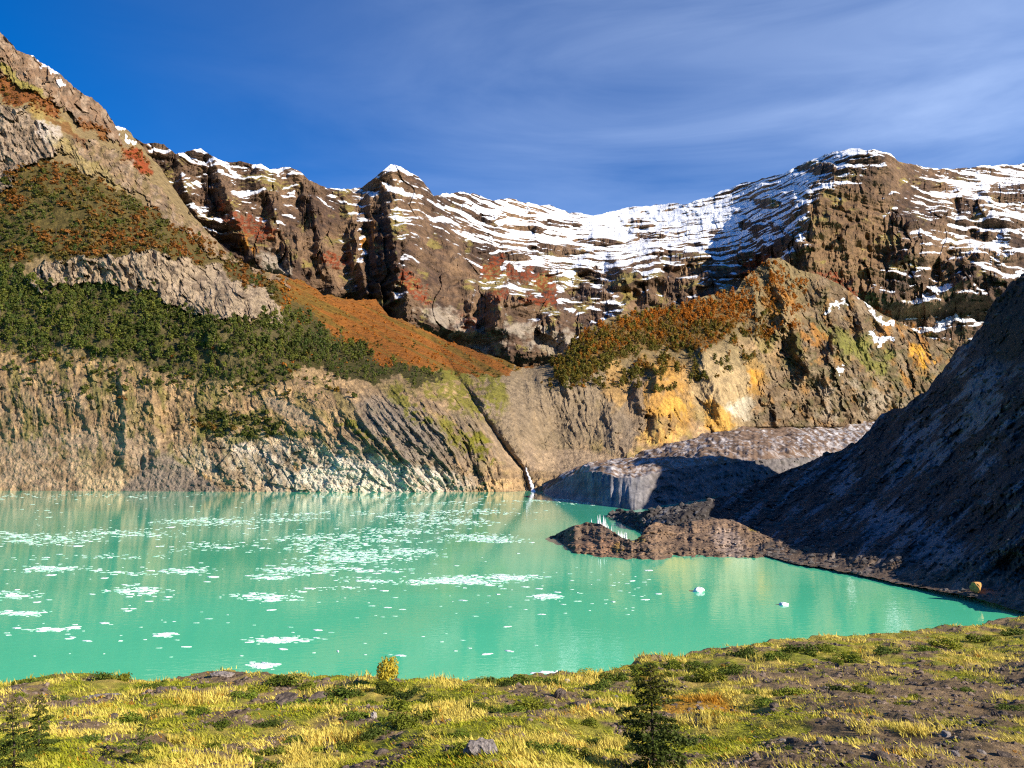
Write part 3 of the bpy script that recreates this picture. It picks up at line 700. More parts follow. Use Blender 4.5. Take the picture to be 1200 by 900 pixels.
diag = fbm((X + 1.15 * Y) / 18, (Y - .75 * X) / 90, 6, 420, .68)
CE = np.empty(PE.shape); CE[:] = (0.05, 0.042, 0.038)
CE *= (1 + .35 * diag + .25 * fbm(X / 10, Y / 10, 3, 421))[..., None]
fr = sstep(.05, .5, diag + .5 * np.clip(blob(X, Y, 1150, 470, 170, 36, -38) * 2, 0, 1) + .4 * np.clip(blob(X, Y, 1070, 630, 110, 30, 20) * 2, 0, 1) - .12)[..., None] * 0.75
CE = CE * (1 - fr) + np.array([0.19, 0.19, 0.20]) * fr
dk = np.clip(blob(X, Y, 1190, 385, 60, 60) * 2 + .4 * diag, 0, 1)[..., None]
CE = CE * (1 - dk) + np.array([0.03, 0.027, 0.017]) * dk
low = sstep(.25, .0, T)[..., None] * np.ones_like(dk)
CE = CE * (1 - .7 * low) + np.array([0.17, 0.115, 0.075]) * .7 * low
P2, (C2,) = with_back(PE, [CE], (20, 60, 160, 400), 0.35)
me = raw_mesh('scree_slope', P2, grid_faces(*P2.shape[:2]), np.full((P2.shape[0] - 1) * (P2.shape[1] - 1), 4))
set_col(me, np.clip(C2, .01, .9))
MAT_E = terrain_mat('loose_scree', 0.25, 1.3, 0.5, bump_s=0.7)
tag(link('scree_slope', me, MAT_E), 'dark scree slope in shade with frosty streaks right of the lake', 'slope', kind='structure')

# ------------------------------------------------------------------ brown mounds in front of it
TOP_M = [(638, 631), (648, 628), (660, 622), (672, 617), (688, 612), (704, 614), (716, 621), (728, 629), (742, 634), (750, 629), (757, 619), (768, 612), (785, 616), (800, 613), (822, 609), (848, 607), (866, 612), (885, 622), (905, 630), (930, 637), (960, 645), (1000, 656), (1030, 666), (1066, 680)]
BOT_M = [(638, 633), (652, 636), (662, 641), (674, 652), (690, 656), (760, 659), (860, 658), (900, 660), (960, 667), (1000, 674), (1066, 688)]
xm = np.linspace(638, 1066, 460)
topM = line(TOP_M, xm) + 1.3 * fbm(xm / 12, xm * 0, 2, 503)
botM = line(BOT_M, xm) + .8 * fbm(xm / 9, xm * 0, 2, 505) + 1.2
NYM = 90
T = np.linspace(0, 1, NYM)[:, None]
X = np.broadcast_to(xm[None], (NYM, 460)).copy()
Y = botM * (1 - T) + np.maximum(botM - topM, .5) * -T + botM * T
d0 = water_d(botM, -.6); dT = d0 + line([(638, 5), (690, 55), (740, 22), (790, 55), (850, 64), (960, 36), (1066, 6)], xm)
D = d0 * (1 - T) + dT * T
D = D - sstep(0, .2, T) * sstep(0, 5, botM - topM) * (2.2 * ridged((X + 1.2 * Y) / 26, (Y - X * .5) / 16, 3, 510) + 3.0 * fbm(X / 30, Y / 9, 4, 512) + .5 * voro(X / 5, Y / 3, 31) + .35 * voro(X / 2.2, Y / 1.6, 32))
PM = unproj(X, Y, D)
CM = np.empty(PM.shape); CM[:] = (0.19, 0.125, 0.08)
CM *= (1 + .35 * fbm((X + Y) / 16, (Y - X) / 40, 4, 520) + .3 * fbm(X / 4, Y / 3, 2, 522))[..., None]
for b_, c in [((700, 640, 40, 16), (0.27, .15, .085)), ((855, 637, 30, 18, 40), (0.33, .25, .20)), ((725, 642, 10, 8), (0.32, .2, .05)), ((745, 632, 14, 5), (.35, .25, .06)), ((888, 620, 14, 4), (.3, .23, .04)), ((940, 633, 14, 5), (.3, .25, .04)), ((680, 630, 20, 10), (.12, .085, .06))]:
    m = (sstep(0, .5, blob(X, Y, *b_) + .3 * fbm(X / 5, Y / 4, 2, 525)) * .75)[..., None]
    CM = CM * (1 - m) + np.array(c) * m
wet = sstep(1.6, .5, T * (botM - topM)[None])[..., None] * .55
CM = CM * (1 - wet) + np.array([.26, .22, .19]) * wet
P2, (C2,) = with_back(PM, [CM], (3, 8, 16, 30), 0.45)
me = raw_mesh('moraine', P2, grid_faces(*P2.shape[:2]), np.full((P2.shape[0] - 1) * (P2.shape[1] - 1), 4))
set_col(me, np.clip(C2, .01, .9))
tag(link('moraine', me, terrain_mat('brown_rubble', 0.6, 3.0, 0.35, bump_s=0.8)), 'low brown rubble mounds reaching into the lake from the right', 'moraine', kind='structure')

# ================================================================== LAKE
m, nt, b = new_mat('glacial_water')
lk = nt.links.new
tc = N(nt, 'ShaderNodeTexCoord')
n1 = N(nt, 'ShaderNodeTexNoise', Scale=0.011, Detail=6.0, Roughness=0.6, Distortion=.6)
mpw = N(nt, 'ShaderNodeMapping'); mpw.inputs['Scale'].default_value = (0.5, 1.4, 1)
lk(tc.outputs['Object'], mpw.inputs['Vector']); lk(mpw.outputs[0], n1.inputs['Vector'])
rmp = N(nt, 'ShaderNodeValToRGB')
rmp.color_ramp.elements[0].position = 0.3; rmp.color_ramp.elements[0].color = (0.065, 0.50, 0.27, 1)
rmp.color_ramp.elements[1].position = 0.7; rmp.color_ramp.elements[1].color = (0.12, 0.65, 0.37, 1)
lk(n1.outputs['Fac'], rmp.inputs[0]); lk(rmp.outputs[0], b.inputs['Base Color'])
b.inputs['Roughness'].default_value = 0.02
b.inputs['IOR'].default_value = 1.333
n2 = N(nt, 'ShaderNodeTexNoise', Scale=0.55, Detail=3.0, Roughness=0.5)
mp2 = N(nt, 'ShaderNodeMapping'); mp2.inputs['Scale'].default_value = (1, 1.6, 1)
lk(tc.outputs['Object'], mp2.inputs['Vector']); lk(mp2.outputs[0], n2.inputs['Vector'])
bp = N(nt, 'ShaderNodeBump', Strength=0.35, Distance=0.05)
lk(n2.outputs['Fac'], bp.inputs['Height']); lk(bp.outputs[0], b.inputs['Normal'])
me = raw_mesh('lake_water', [(-2500, -600, 0), (2500, -600, 0), (2500, 2600, 0), (-2500, 2600, 0)], [0, 1, 2, 3], [4])
tag(link('lake_water', me, m), 'milky turquoise glacial lake', 'water', kind='structure')

# ================================================================== NEAR BANK
EDGE = [(-500, 812), (-100, 806), (0, 803), (60, 799), (130, 797), (180, 795), (215, 791), (262, 784), (290, 789), (330, 792), (430, 794), (520, 794), (620, 794), (680, 789), (725, 780), (760, 772), (800, 766), (860, 759), (900, 754), (940, 748), (1000, 745), (1060, 741), (1100, 737), (1150, 731), (1190, 724), (1230, 716), (1300, 706), (1500, 690), (1800, 680)]
F_PTS = [(-500, 900, 17), (0, 900, 16.5), (600, 900, 16), (1200, 900, 17), (1700, 900, 18), (0, 850, 27), (600, 850, 26.5), (1200, 850, 28), (0, 820, 39), (600, 820, 38), (0, 803, 54), (-500, 812, 54), (300, 792, 55), (600, 794, 54), (760, 772, 68), (900, 754, 82), (600, 806, 45),
         (1000, 745, 92), (1190, 724, 119), (1300, 706, 130), (1200, 800, 47), (1200, 760, 74), (1000, 780, 60), (1000, 800, 45), (1700, 700, 120), (1700, 800, 46), (0, 1000, 9.5), (600, 1000, 9.3), (1200, 1000, 9.8), (600, 1300, 4.2), (0, 1300, 4.2), (1200, 1300, 4.3), (600, 1700, 1.9), (-300, 1700, 1.9), (1500, 1700, 1.9)]
fF = tps(F_PTS)
def bank_bump(wx, wy):
    d = np.sqrt(wx * wx + wy * wy)
    return (0.55 * fbm(wx / 9, wy / 9, 3, 600) + 0.28 * ridged(wx / 3.5, wy / 4.5, 3, 602) - 0.12 + 0.06 * fbm(wx / .7, wy / .7, 3, 604)) * sstep(4, 16, d)
def on_bank(x, y):
    p = unproj(x, y, fF(x, y))
    p[..., 2] += bank_bump(p[..., 0], p[..., 1])
    return p
NXF, NYF = 760, 300
xf = np.concatenate([np.linspace(-500, -20, 91)[:-1], np.linspace(-20, 1220, 581), np.linspace(1220, 1800, 91)[1:]])
NXF = len(xf)
topF = line(EDGE, xf) + 1.6 * fbm(xf / 18, xf * 0, 3, 610)
yb = np.concatenate([np.linspace(1700, 1000, 20)[:-1], np.linspace(1000, 905, 16)[:-1]])
T = np.linspace(0, 1, NYF)[:, None]
Y = np.concatenate([np.repeat(yb[:, None], NXF, 1), 905 * (1 - T) + topF[None] * T], 0)
X = np.broadcast_to(xf[None], Y.shape).copy()
PF = on_bank(X, Y)
wx, wy = PF[..., 0], PF[..., 1]
g1 = fbm(wx / 5, wy / 8, 5, 620, .7); g2 = fbm(wx / 1.6, wy / 1.8, 3, 622); g3 = fbm(wx / 14, wy / 14, 3, 624)
def bank_cover(x, y, wx, wy):
    """how much of the ground is grown over: bare, stony to the right and along some streaks"""
    g1 = fbm(wx / 5, wy / 8, 5, 620, .7); g2 = fbm(wx / 1.6, wy / 1.8, 3, 622)
    c = 0.25 + 1.0 * g1 + 0.4 * g2
    c = c - 0.75 * sstep(.0, .7, blob(x, y, 1180, 860, 330, 110)) - .5 * sstep(0, .5, blob(x, y, 150, 818, 110, 10, -8)) - .35 * sstep(0, .5, blob(x, y, 240, 790, 60, 8)) - .4 * sstep(0, .5, blob(x, y, 1010, 800, 200, 20, 0))
    return c
cov = bank_cover(X, Y, wx, wy)
CF = np.empty(PF.shape); CF[:] = (0.22, 0.15, 0.08)
CF *= (1 + .4 * g2 + .25 * g3)[..., None]
gc = np.clip(sstep(-.1, .35, cov), 0, 1)[..., None]
straw = np.array([0.42, 0.31, 0.07]); mosc = np.array([0.24, 0.24, 0.025]); 
sm = np.clip(.5 + 1.5 * fbm(wx / 4, wy / 7, 4, 630, .65), 0, 1)[..., None]
CF = CF * (1 - gc) + (straw * sm + mosc * (1 - sm)) * gc
om = (sstep(0, .5, blob(X, Y, 820, 832, 60, 18, 8)) * .85)[..., None]
CF = CF * (1 - om) + np.array([.48, .25, .02]) * om
# down the far side of the edge to the lake bed
top = PF[-1]; dirs = top[:, :2] / np.linalg.norm(top[:, :2], axis=1, keepdims=True)
rows = []
for s in (1.0, 2.5, 5, 9, 14, 22, 34):
    q = top.copy(); q[:, :2] += dirs * s
    q[:, 2] = np.maximum(top[:, 2] - (s * .95), np.minimum(top[:, 2], -2.0) )
    rows.append(q)
low = PF[:1].copy()
back = []
for s, zz in ((-3, 23.3), (-60, 24)):
    q = low[0].copy(); q[:, 0] = q[:, 0] + np.linspace(-1, 1, NXF) * (6 if s == -3 else 120); q[:, 1] = s; q[:, 2] = zz
    back.append(q)
P2 = np.concatenate([np.array(back[::-1]), PF, np.array(rows)], 0)
soil = np.broadcast_to(np.array([.2, .14, .08]), (len(rows), NXF, 3))
C2 = np.concatenate([CF[:1], CF[:1], CF, soil], 0)
me = raw_mesh('ground', P2, grid_faces(*P2.shape[:2]), np.full((P2.shape[0] - 1) * (P2.shape[1] - 1), 4))
set_col(me, np.clip(C2, .01, .9))
tag(link('ground', me, terrain_mat('stony_turf', 2.6, 14.0, 0.10, bump_s=1.0)), 'grassy and stony near bank of the lake', 'ground', kind='structure')

# ================================================================== LEAF CLOUDS AND TREES
def leaf_cloud(centres, normals_hint, size, rng, tri=False):
    """one small face per centre, turned at random"""
    n = len(centres)
    a = rng.normal(size=(n, 3)) + normals_hint
    a /= np.linalg.norm(a, axis=1, keepdims=True) + 1e-9
    h = rng.normal(size=(n, 3)); u = np.cross(a, h); u /= np.linalg.norm(u, axis=1, keepdims=True) + 1e-9
    w = np.cross(a, u)
    s = (size * (0.6 + 0.8 * rng.random(n)))[:, None]
    e = (0.55 + 0.5 * rng.random(n))[:, None]
    V = np.stack([centres - u * s, centres + w * s * e, centres + u * s, centres - w * s * e], 1).reshape(-1, 3)
    return V, np.arange(4 * n).reshape(n, 4)

def tree_template(rng, lobes, leaves, tall, wide, leaf):
    """a broad-leaved crown: several uneven clumps of small faces on a short trunk, 1 unit tall"""
    cs = []; hs = []
    for k in range(lobes):
        t = rng.random() ** 0.8
        z = 0.12 + 0.74 * t * tall
        r = wide * (0.8 - 0.6 * t) * rng.random() ** .5
        a = rng.random() * 6.283
        c = np.array([math.cos(a) * r, math.sin(a) * r, z])
        rr = np.array([1, 1, .75]) * (0.13 + 0.12 * rng.random()) * (1.15 - .4 * t)
        d = rng.normal(size=(leaves // lobes, 3)); d /= np.linalg.norm(d, axis=1, keepdims=True)
        p = c + d * rr * (0.55 + 0.5 * rng.random((len(d), 1)))
        cs.append(p); hs.append(d * 2.2 + np.array([0, 0, .2]))
    cs = np.concatenate(cs); hs = np.concatenate(hs)
    V, Fc = leaf_cloud(cs, hs, np.full(len(cs), leaf), rng)
    ang = np.arange(5) * 2 * np.pi / 5
    tv = np.concatenate([np.stack([np.cos(ang) * .03, np.sin(ang) * .03, ang * 0 - .05], 1), np.stack([np.cos(ang) * .012, np.sin(ang) * .012, ang * 0 + .7], 1)])
    tf = np.array([[i, (i + 1) % 5, 5 + (i + 1) % 5, 5 + i] for i in range(5)])
    tw = np.concatenate([np.zeros(len(V)), np.ones(len(tv))])
    return np.concatenate([V, tv]), np.concatenate([Fc, tf + len(V)]), tw

def merged(name, temps, pos, scale, rot, colr, mat, squash=None, trunk=(0.12, 0.09, 0.07)):
    """one mesh of many scaled and turned copies"""
    Vs, Fs, Cs = [], [], []; off = 0
    which = RNG.integers(0, len(temps), len(pos))
    for k, (tv, tf, tw) in enumerate(temps):
        idx = np.where(which == k)[0]
        if not len(idx): continue
        c, s = np.cos(rot[idx])[:, None], np.sin(rot[idx])[:, None]
        sc = scale[idx][:, None]
        sz = sc * (1 if squash is None else squash[idx][:, None])
        vx = (tv[None, :, 0] * c - tv[None, :, 1] * s) * sc; vy = (tv[None, :, 0] * s + tv[None, :, 1] * c) * sc
        V = np.stack([vx + pos[idx, 0:1], vy + pos[idx, 1:2], tv[None, :, 2] * sz + pos[idx, 2:3]], -1)
        jit = 1 + 0.25 * (RNG.random((len(idx), len(tv) // 4 + 1)) - .5)
        jit = np.repeat(jit, 4, axis=1)[:, :len(tv)]
        C = colr[idx][:, None, :] * jit[..., None]
        C = np.where(tw[None, :, None] > .5, np.array(trunk), C)
        n = len(tv)
        Fk = tf[None] + (off + np.arange(len(idx)) * n)[:, None, None]
        off += n * len(idx)
        Vs.append(V.reshape(-1, 3)); Fs.append(Fk.reshape(-1, 4)); Cs.append(C.reshape(-1, 3))
    V = np.concatenate(Vs); Fc = np.concatenate(Fs)
    me = raw_mesh(name, V, Fc, np.full(len(Fc), 4), smooth=False)
    set_col(me, np.concatenate(Cs))
    return link(name, me, mat)

MAT_LEAF = leaf_mat('foliage')
r2 = np.random.default_rng(5)
T_TREE = [tree_template(r2, nl_, 100, 1.0, wd_, .072) for nl_, wd_ in ((9, .34), (7, .26), (11, .42), (6, .20), (10, .36), (8, .30))]
T_BUSH = [tree_template(r2, 5, 36, .6, .5, .13) for _ in range(5)]

def scatter(n, x0, x1, y0, y1, accept):
    xx = RNG.uniform(x0, x1, n); yy = RNG.uniform(y0, y1, n)
    P, ok, (j, i) = on_slope(xx, yy)
    w1 = n6[j, i]; w2 = n7[j, i]
    ok &= accept(xx + 9 * w1, yy + 9 * w2, w1, w2)
    return P[ok], xx[ok], yy[ok]

def forest_ok(x, y, a, b):
    core = inpoly(x, y, FOREST)
    loose = inpoly(x, y, [(-90, 400), (60, 405), (140, 415), (220, 430), (330, 435), (400, 440), (380, 470), (300, 468), (200, 458), (100, 440), (-90, 440)]) & (RNG.random(x.shape) < .16)
    mix = inpoly(x, y, MIX) & (x < 330) & (RNG.random(x.shape) < .12)
    gl = inpoly(x, y, HILLTREES) & (RNG.random(x.shape) < .10)
    f_ = fbm(x / 22, y / 12, 4, 240)
    gap = (f_ < -.12 - .35 * (y < 392) - .5 * (x > 330)) & (RNG.random(x.shape) < .93)
    return (core & ~gap) | loose | mix
Pt, tx, ty = scatter(13500, -80, 540, 200, 475, forest_ok)
ht = (5.5 + 11 * RNG.random(len(Pt)) ** 1.6) * np.where(ty < 300, .75, 1) * np.where(ty > 425, .65, 1)
base = np.array([0.038, 0.056, 0.010]); base2 = np.array([0.115, 0.115, 0.016])
k = np.clip(RNG.random(len(Pt)) * .8 + .5 * fbm(tx / 40, ty / 30, 3, 700), 0, 1)[:, None]
ct = base * (1 - k) + base2 * k
order = np.argsort(-(ht / Pt[:, 1]) - 0.004 * ((tx > 5) & (tx < 530)) * (RNG.random(len(Pt)) < .12))
def place_individuals(name, temps, idx, P, h, C, mat, label, cat, group, variants=6):
    protos = []
    for v in range(variants):
        tv, tf, tw = temps[v % len(temps)]
        me = raw_mesh(name, tv, tf, np.full(len(tf), 4), smooth=False)
        c = C[idx[v % len(idx)]]
        cc = np.where(tw[:, None] > .5, np.array([.12, .09, .07]), c * (1 + .25 * (np.repeat(RNG.random(len(tv) // 4 + 1), 4)[:len(tv), None] - .5)))
        set_col(me, cc); me.materials.append(mat)
        protos.append(me)
    first = None
    for q, i in enumerate(idx):
        if first is None:
            first = link(name, protos[0]); tag(first, label, cat, group); o = first
        else:
            o = first.copy(); o.data = protos[q % variants]; COL.objects.link(o)
        o.location = P[i]; o.rotation_euler = (0, 0, RNG.random() * 6.28); s = h[i]; o.scale = (s, s, s)
vis = [i for i in order if 2 < tx[i] < 530][:290]
place_individuals('evergreen_tree', T_TREE, vis, Pt, ht, ct, MAT_LEAF, 'dark green beech tree standing in the evergreen forest band below the pale crag', 'tree', 'evergreen trees on the left slope')
rest = np.setdiff1d(np.arange(len(Pt)), vis)
tag(merged('forest', T_TREE, Pt[rest] - [0, 0, .5], ht[rest], RNG.random(len(rest)) * 6.28, ct[rest], MAT_LEAF), 'evergreen forest covering the left slope', 'forest', kind='stuff')

# autumn trees on the central hill
Pa, ax, ay = scatter(10500, 630, 960, 305, 465, lambda x, y, a, b: (inpoly(x, y, HILLTREES) & (fbm(x / 14, y / 9, 3, 242) > -.6)) | ((blob(x, y, 770, 395, 150, 62, -8) > 0) & (y > 372) & (fbm(x / 16, y / 10, 3, 244) > .18)) | ((blob(x, y, 890, 345, 60, 40, 20) > 0) & (fbm(x / 12, y / 10, 3, 246) > .05)))
ha = 5 + 10 * RNG.random(len(Pa)) ** 2
ka = np.clip(.72 + 1.0 * fbm(ax / 30, ay / 22, 3, 705) - (ay - 385) / 60 + .5 * (RNG.random(len(Pa)) - .5), 0, 1)[:, None]
ca = np.array([0.13, 0.115, 0.014]) * (1 - ka) + np.array([0.44, 0.15, 0.012]) * ka
orda = np.argsort(-(ha / Pa[:, 1]))
selA = orda[:280]
place_individuals('autumn_tree', T_TREE, list(selA), Pa, ha, ca, MAT_LEAF, 'rust and olive autumn beech tree on the rounded wooded hill above the orange cliff', 'tree', 'autumn trees on the central hill')
rest = np.setdiff1d(np.arange(len(Pa)), selA)
tag(merged('autumn_wood', T_TREE, Pa[rest] - [0, 0, .5], ha[rest], RNG.random(len(rest)) * 6.28, ca[rest], MAT_LEAF), 'autumn coloured wood on the central hill', 'wood', kind='stuff')

# scrub: ramp, mixed slope, high patches
def scrub_ok(x, y, a, b):
    r_ = inpoly(x, y, RAMP) & (RNG.random(x.shape) < .8)
    m_ = inpoly(x, y, MIX) & ~((blob(x, y, 80, 255, 26, 10) > 0) | (blob(x, y, 60, 265, 16, 8) > 0))
    u_ = inpoly(x, y, [(-90, 60), (0, 88), (60, 118), (72, 140), (40, 130), (0, 112), (-90, 90)]) | (blob(x, y, 160, 187, 26, 11, 35) > 0) | (blob(x, y, 110, 150, 24, 7, 35) > 0) | (blob(x, y, 910, 350, 30, 22, 20) > .1) | (blob(x, y, 860, 356, 36, 8, 0) > 0)
    l_ = (y > 410) & (y < 470) & (x < 420) & (a > .05) & (RNG.random(x.shape) < .25)
    g_ = ((blob(x, y, 285, 502, 60, 14, 5) > 0) | (blob(x, y, 680, 445, 50, 10, 0) > 0) | (blob(x, y, 560, 438, 30, 8, 0) > 0)) & (RNG.random(x.shape) < .7)
    return r_ | m_ | u_ | l_ | g_
Ps, sx_, sy_ = scatter(30000, -80, 960, 60, 515, scrub_ok)
hs_ = (4.5 + 9 * RNG.random(len(Ps)) ** 1.5) * np.where((sx_ < 330) & (sy_ > 180) & (sy_ < 345), 1.25, 1) * np.where((sx_ > 340) & (sy_ < 445), .55, 1.0)
redk = np.clip(.55 + 1.3 * fbm(sx_ / 34, sy_ / 24, 3, 710) + .5 * (RNG.random(len(Ps)) - .5) + .3 * (sx_ > 330) + .8 * (sy_ < 200) - .9 * ((sy_ > 430)) + .15 * (sx_ > 120) - .3 * (sx_ < 60) * (sy_ > 200), 0, 1)[:, None]
cs_ = np.array([0.075, 0.080, 0.015]) * (1 - redk) + np.where((sx_ > 330)[:, None], np.array([0.36, 0.12, 0.010]), np.array([0.20, 0.075, 0.014])) * redk
tag(merged('scrub', T_BUSH, Ps - [0, 0, .3], hs_, RNG.random(len(Ps)) * 6.28, cs_, MAT_LEAF, squash=np.full(len(Ps), .8)), 'rust and olive autumn scrub on the slopes', 'scrub', kind='stuff')

# ================================================================== WATERFALL
wf = [(616, 548, 6), (618, 555, 2.4), (621, 562, 2.2), (623, 568, 3.0), (625, 574, 4.5), (625, 579, 6)]
V = []; seg = 26
for q in range(seg + 1):
    t = q / seg * (len(wf) - 1); i = min(int(t), len(wf) - 2); f_ = t - i
    x = wf[i][0] * (1 - f_) + wf[i + 1][0] * f_; y = wf[i][1] * (1 - f_) + wf[i + 1][1] * f_
    w_ = .8 + 2.2 * (q / seg) ** 1.5
    Pm, _, _ = on_slope(np.array([x]), np.array([y]))
    dd = Pm[0][1] - 3.5
    for e in (-1, -.5, 0, .5, 1):
        V.append(unproj(x + e * w_ + .5 * math.sin(q * 1.7), y, dd - 1.2 * (1 - e * e)))
V = np.array(V)
Fw = grid_faces(seg + 1, 5)
m, nt, b = new_mat('white_water')
b.inputs['Base Color'].default_value = (.85, .87, .88, 1); b.inputs['Roughness'].default_value = .6
n_ = N(nt, 'ShaderNodeTexNoise', Scale=.8, Detail=4.0); bpn = N(nt, 'ShaderNodeBump', Strength=.8, Distance=.6)
nt.links.new(n_.outputs['Fac'], bpn.inputs['Height']); nt.links.new(bpn.outputs[0], b.inputs['Normal'])
me = raw_mesh('waterfall', V, Fw, np.full(len(Fw), 4))
tag(link('waterfall', me, m), 'thin white waterfall running down a gully into the far side of the lake', 'waterfall')

# ================================================================== FLOATING ICE
m, nt, b = new_mat('floating_ice')
b.inputs['Base Color'].default_value = (.80, .82, .82, 1); b.inputs['Roughness'].default_value = .55
n_ = N(nt, 'ShaderNodeTexNoise', Scale=1.2, Detail=5.0); bpn = N(nt, 'ShaderNodeBump', Strength=.6, Distance=.15)
nt.links.new(n_.outputs['Fac'], bpn.inputs['Height']); nt.links.new(bpn.outputs[0], b.inputs['Normal'])
rp = N(nt, 'ShaderNodeValToRGB'); rp.color_ramp.elements[0].color = (.55, .68, .66, 1); rp.color_ramp.elements[1].color = (.90, .90, .88, 1)
rp.color_ramp.elements[0].position = .3; rp.color_ramp.elements[1].position = .55
tcx = N(nt, 'ShaderNodeTexCoord'); nt.links.new(tcx.outputs['Object'], n_.inputs['Vector'])
nt.links.new(n_.outputs['Fac'], rp.inputs[0]); nt.links.new(rp.outputs[0], b.inputs['Base Color'])
MAT_ICE = m
def floe_template(rng, n=11):
    a = np.sort(rng.random(n)) * 2 * np.pi
    r = .32 + .22 * rng.random(n)
    ex = np.cos(a) * r * 1.25; ey = np.sin(a) * r
    lower = np.stack([ex, ey, np.full(n, -.05)], 1)
    mid = np.stack([ex * 1.02, ey * 1.02, .03 + .03 * rng.random(n)], 1)
    up = np.stack([ex * .7, ey * .7, .055 + .07 * rng.random(n)], 1)
    V = np.concatenate([lower, mid, up, [[0, 0, .08 + .06 * rng.random()]]])
    Fq = []; 
    for i in range(n):
        j = (i + 1) % n
        Fq += [[i, j, n + j, n + i], [n + i, n + j, 2 * n + j, 2 * n + i], [2 * n + i, 2 * n + j, 3 * n, 3 * n]]
    return V, Fq
def floe_mesh_parts(V, Fq):
    flat = []; sizes = []
    for f_ in Fq:
        f2 = f_[:3] if f_[2] == f_[3] else f_
        flat += f2; sizes.append(len(f2))
    return V, flat, sizes
r3 = np.random.default_rng(21)
FLO = [floe_mesh_parts(*floe_template(r3)) for _ in range(8)]
CL = [(250, 612, 60, 5, 60), (220, 610, 40, 3, 24), (150, 625, 70, 5, 50), (60, 632, 70, 6, 55), (20, 627, 40, 4, 24), (245, 640, 60, 5, 30), (330, 608, 50, 3, 26), (380, 640, 50, 7, 50), (430, 650, 70, 8, 80), (470, 622, 60, 4, 60), (440, 632, 60, 4, 50),
      (500, 610, 50, 6, 60), (470, 603, 70, 3, 50), (560, 600, 60, 3, 46), (545, 613, 36, 4, 40), (560, 630, 46, 4, 70), (575, 634, 40, 2, 30), (520, 590, 80, 2, 30), (430, 668, 40, 3, 24), (480, 645, 34, 3, 30), (400, 656, 50, 6, 70), (360, 630, 50, 4, 36), (350, 602, 40, 2, 20),
      (520, 681, 56, 4, 90), (600, 676, 34, 3, 46), (560, 684, 40, 3, 30), (640, 699, 18, 3, 30), (60, 667, 44, 3, 30), (55, 664, 20, 2, 14), (150, 672, 40, 3, 10), (215, 669, 30, 3, 24), (345, 668, 34, 6, 40), (315, 676, 24, 3, 24), (380, 668, 24, 4, 24), (310, 699, 40, 4, 44), (160, 692, 34, 6, 34),
      (15, 697, 28, 5, 26), (25, 718, 30, 3, 30), (60, 737, 26, 2, 22), (325, 749, 36, 3, 36), (195, 743, 14, 2, 10), (306, 779, 16, 3, 20), (640, 789, 10, 2, 16), (730, 591, 60, 2, 36), (680, 588, 40, 2, 24), (640, 586, 60, 1.5, 24), (430, 583, 80, 1.5, 20), (110, 581, 120, 2, 26), (30, 577, 40, 1, 14), (400, 690, 60, 2, 10), (120, 652, 90, 3, 16), (430, 680, 40, 3, 16)]
px, py = [], []
for cx_, cy_, rx_, ry_, n in CL:
    n = int(n * 3.6)
    px += list(cx_ + rx_ * np.clip(r3.normal(size=n) * .5, -1.3, 1.3)); py += list(cy_ + ry_ * np.clip(r3.normal(size=n) * .55, -1.4, 1.4))
n = 330
px += list(r3.uniform(0, 640, n)); py += list(580 + 190 * r3.random(n) ** 1.7)
n = 40
px += list(r3.uniform(640, 760, n)); py += list(r3.uniform(665, 720, n))
px = np.array(px); py = np.array(py)
py += 1.2 * np.sin(px / 23.0)
sz_px = (1.0 + 3.0 * r3.random(len(px)) ** 2.2) * (1 + .012 * (py - 575))
big = [(57, 703, 9), (195, 703, 9), (88, 732, 8), (250, 676, 16), (60, 674, 14), (380, 749, 9), (230, 730, 8), (130, 732, 5), (340, 735, 8), (590, 690, 9), (310, 782, 20), (645, 790, 10), (510, 690, 7), (535, 663, 7), (510, 661, 6), (632, 690, 12), (115, 668, 12), (370, 672, 10), (735, 684, 6), (748, 689, 6), (772, 696, 10), (742, 698, 5), (752, 699, 5), (760, 679, 6), (710, 703, 6), (20, 736, 12), (300, 779, 9), (200, 618, 12), (90, 640, 14), (265, 642, 14)]
px = np.concatenate([px, [b_[0] for b_ in big]]); py = np.concatenate([py, [b_[1] for b_ in big]]); sz_px = np.concatenate([sz_px, [b_[2] * .8 for b_ in big]])
keep = (py < line(EDGE, px) - 3) & ~((px > 640) & (py > 604) & (py < 662)) & (py > 578.5)
px, py, sz_px = px[keep], py[keep], sz_px[keep]
dd = water_d(py)
fp = unproj(px, py, dd)
wid = sz_px * dd / F
depth_len = np.clip(wid * (.5 + .9 * r3.random(len(px))) * np.clip((740 - py) / 90, .55, 1.5), .25, 12)
ordf = np.argsort(-(sz_px))
inframe = [i for i in ordf if 4 < px[i] < 1195][:295]
first = None
fmesh = []
for V, flat, sizes in FLO:
    me = raw_mesh('ice_floe', V, flat, sizes, smooth=False); me.materials.append(MAT_ICE); fmesh.append(me)
for q, i in enumerate(inframe):
    if first is None:
        first = link('ice_floe', fmesh[0]); o = first
        tag(o, 'small flat white ice floe drifting among others on the turquoise lake', 'ice floe', 'ice floes drifting on the lake')
    else:
        o = first.copy(); o.data = fmesh[q % 8]; COL.objects.link(o)
    o.location = (fp[i, 0], fp[i, 1], 0.0)
    o.rotation_euler = (0, 0, (q * 2.399) % 6.28 if wid[i] < 1 else r3.normal() * .25)
    o.scale = (wid[i], depth_len[i], min(1.6, max(.7, wid[i] * .6)))
rest = np.setdiff1d(np.arange(len(px)), inframe)
Vs, fl_, szs = [], [], []; off = 0
for i in rest:
    V, flat, sizes = FLO[i % 8]
    Vs.append(V * np.array([wid[i], depth_len[i], min(1.2, max(.5, wid[i] * .6))]) + np.array([fp[i, 0], fp[i, 1], 0]))
    fl_.append(np.array(flat) + off); szs += sizes; off += len(V)
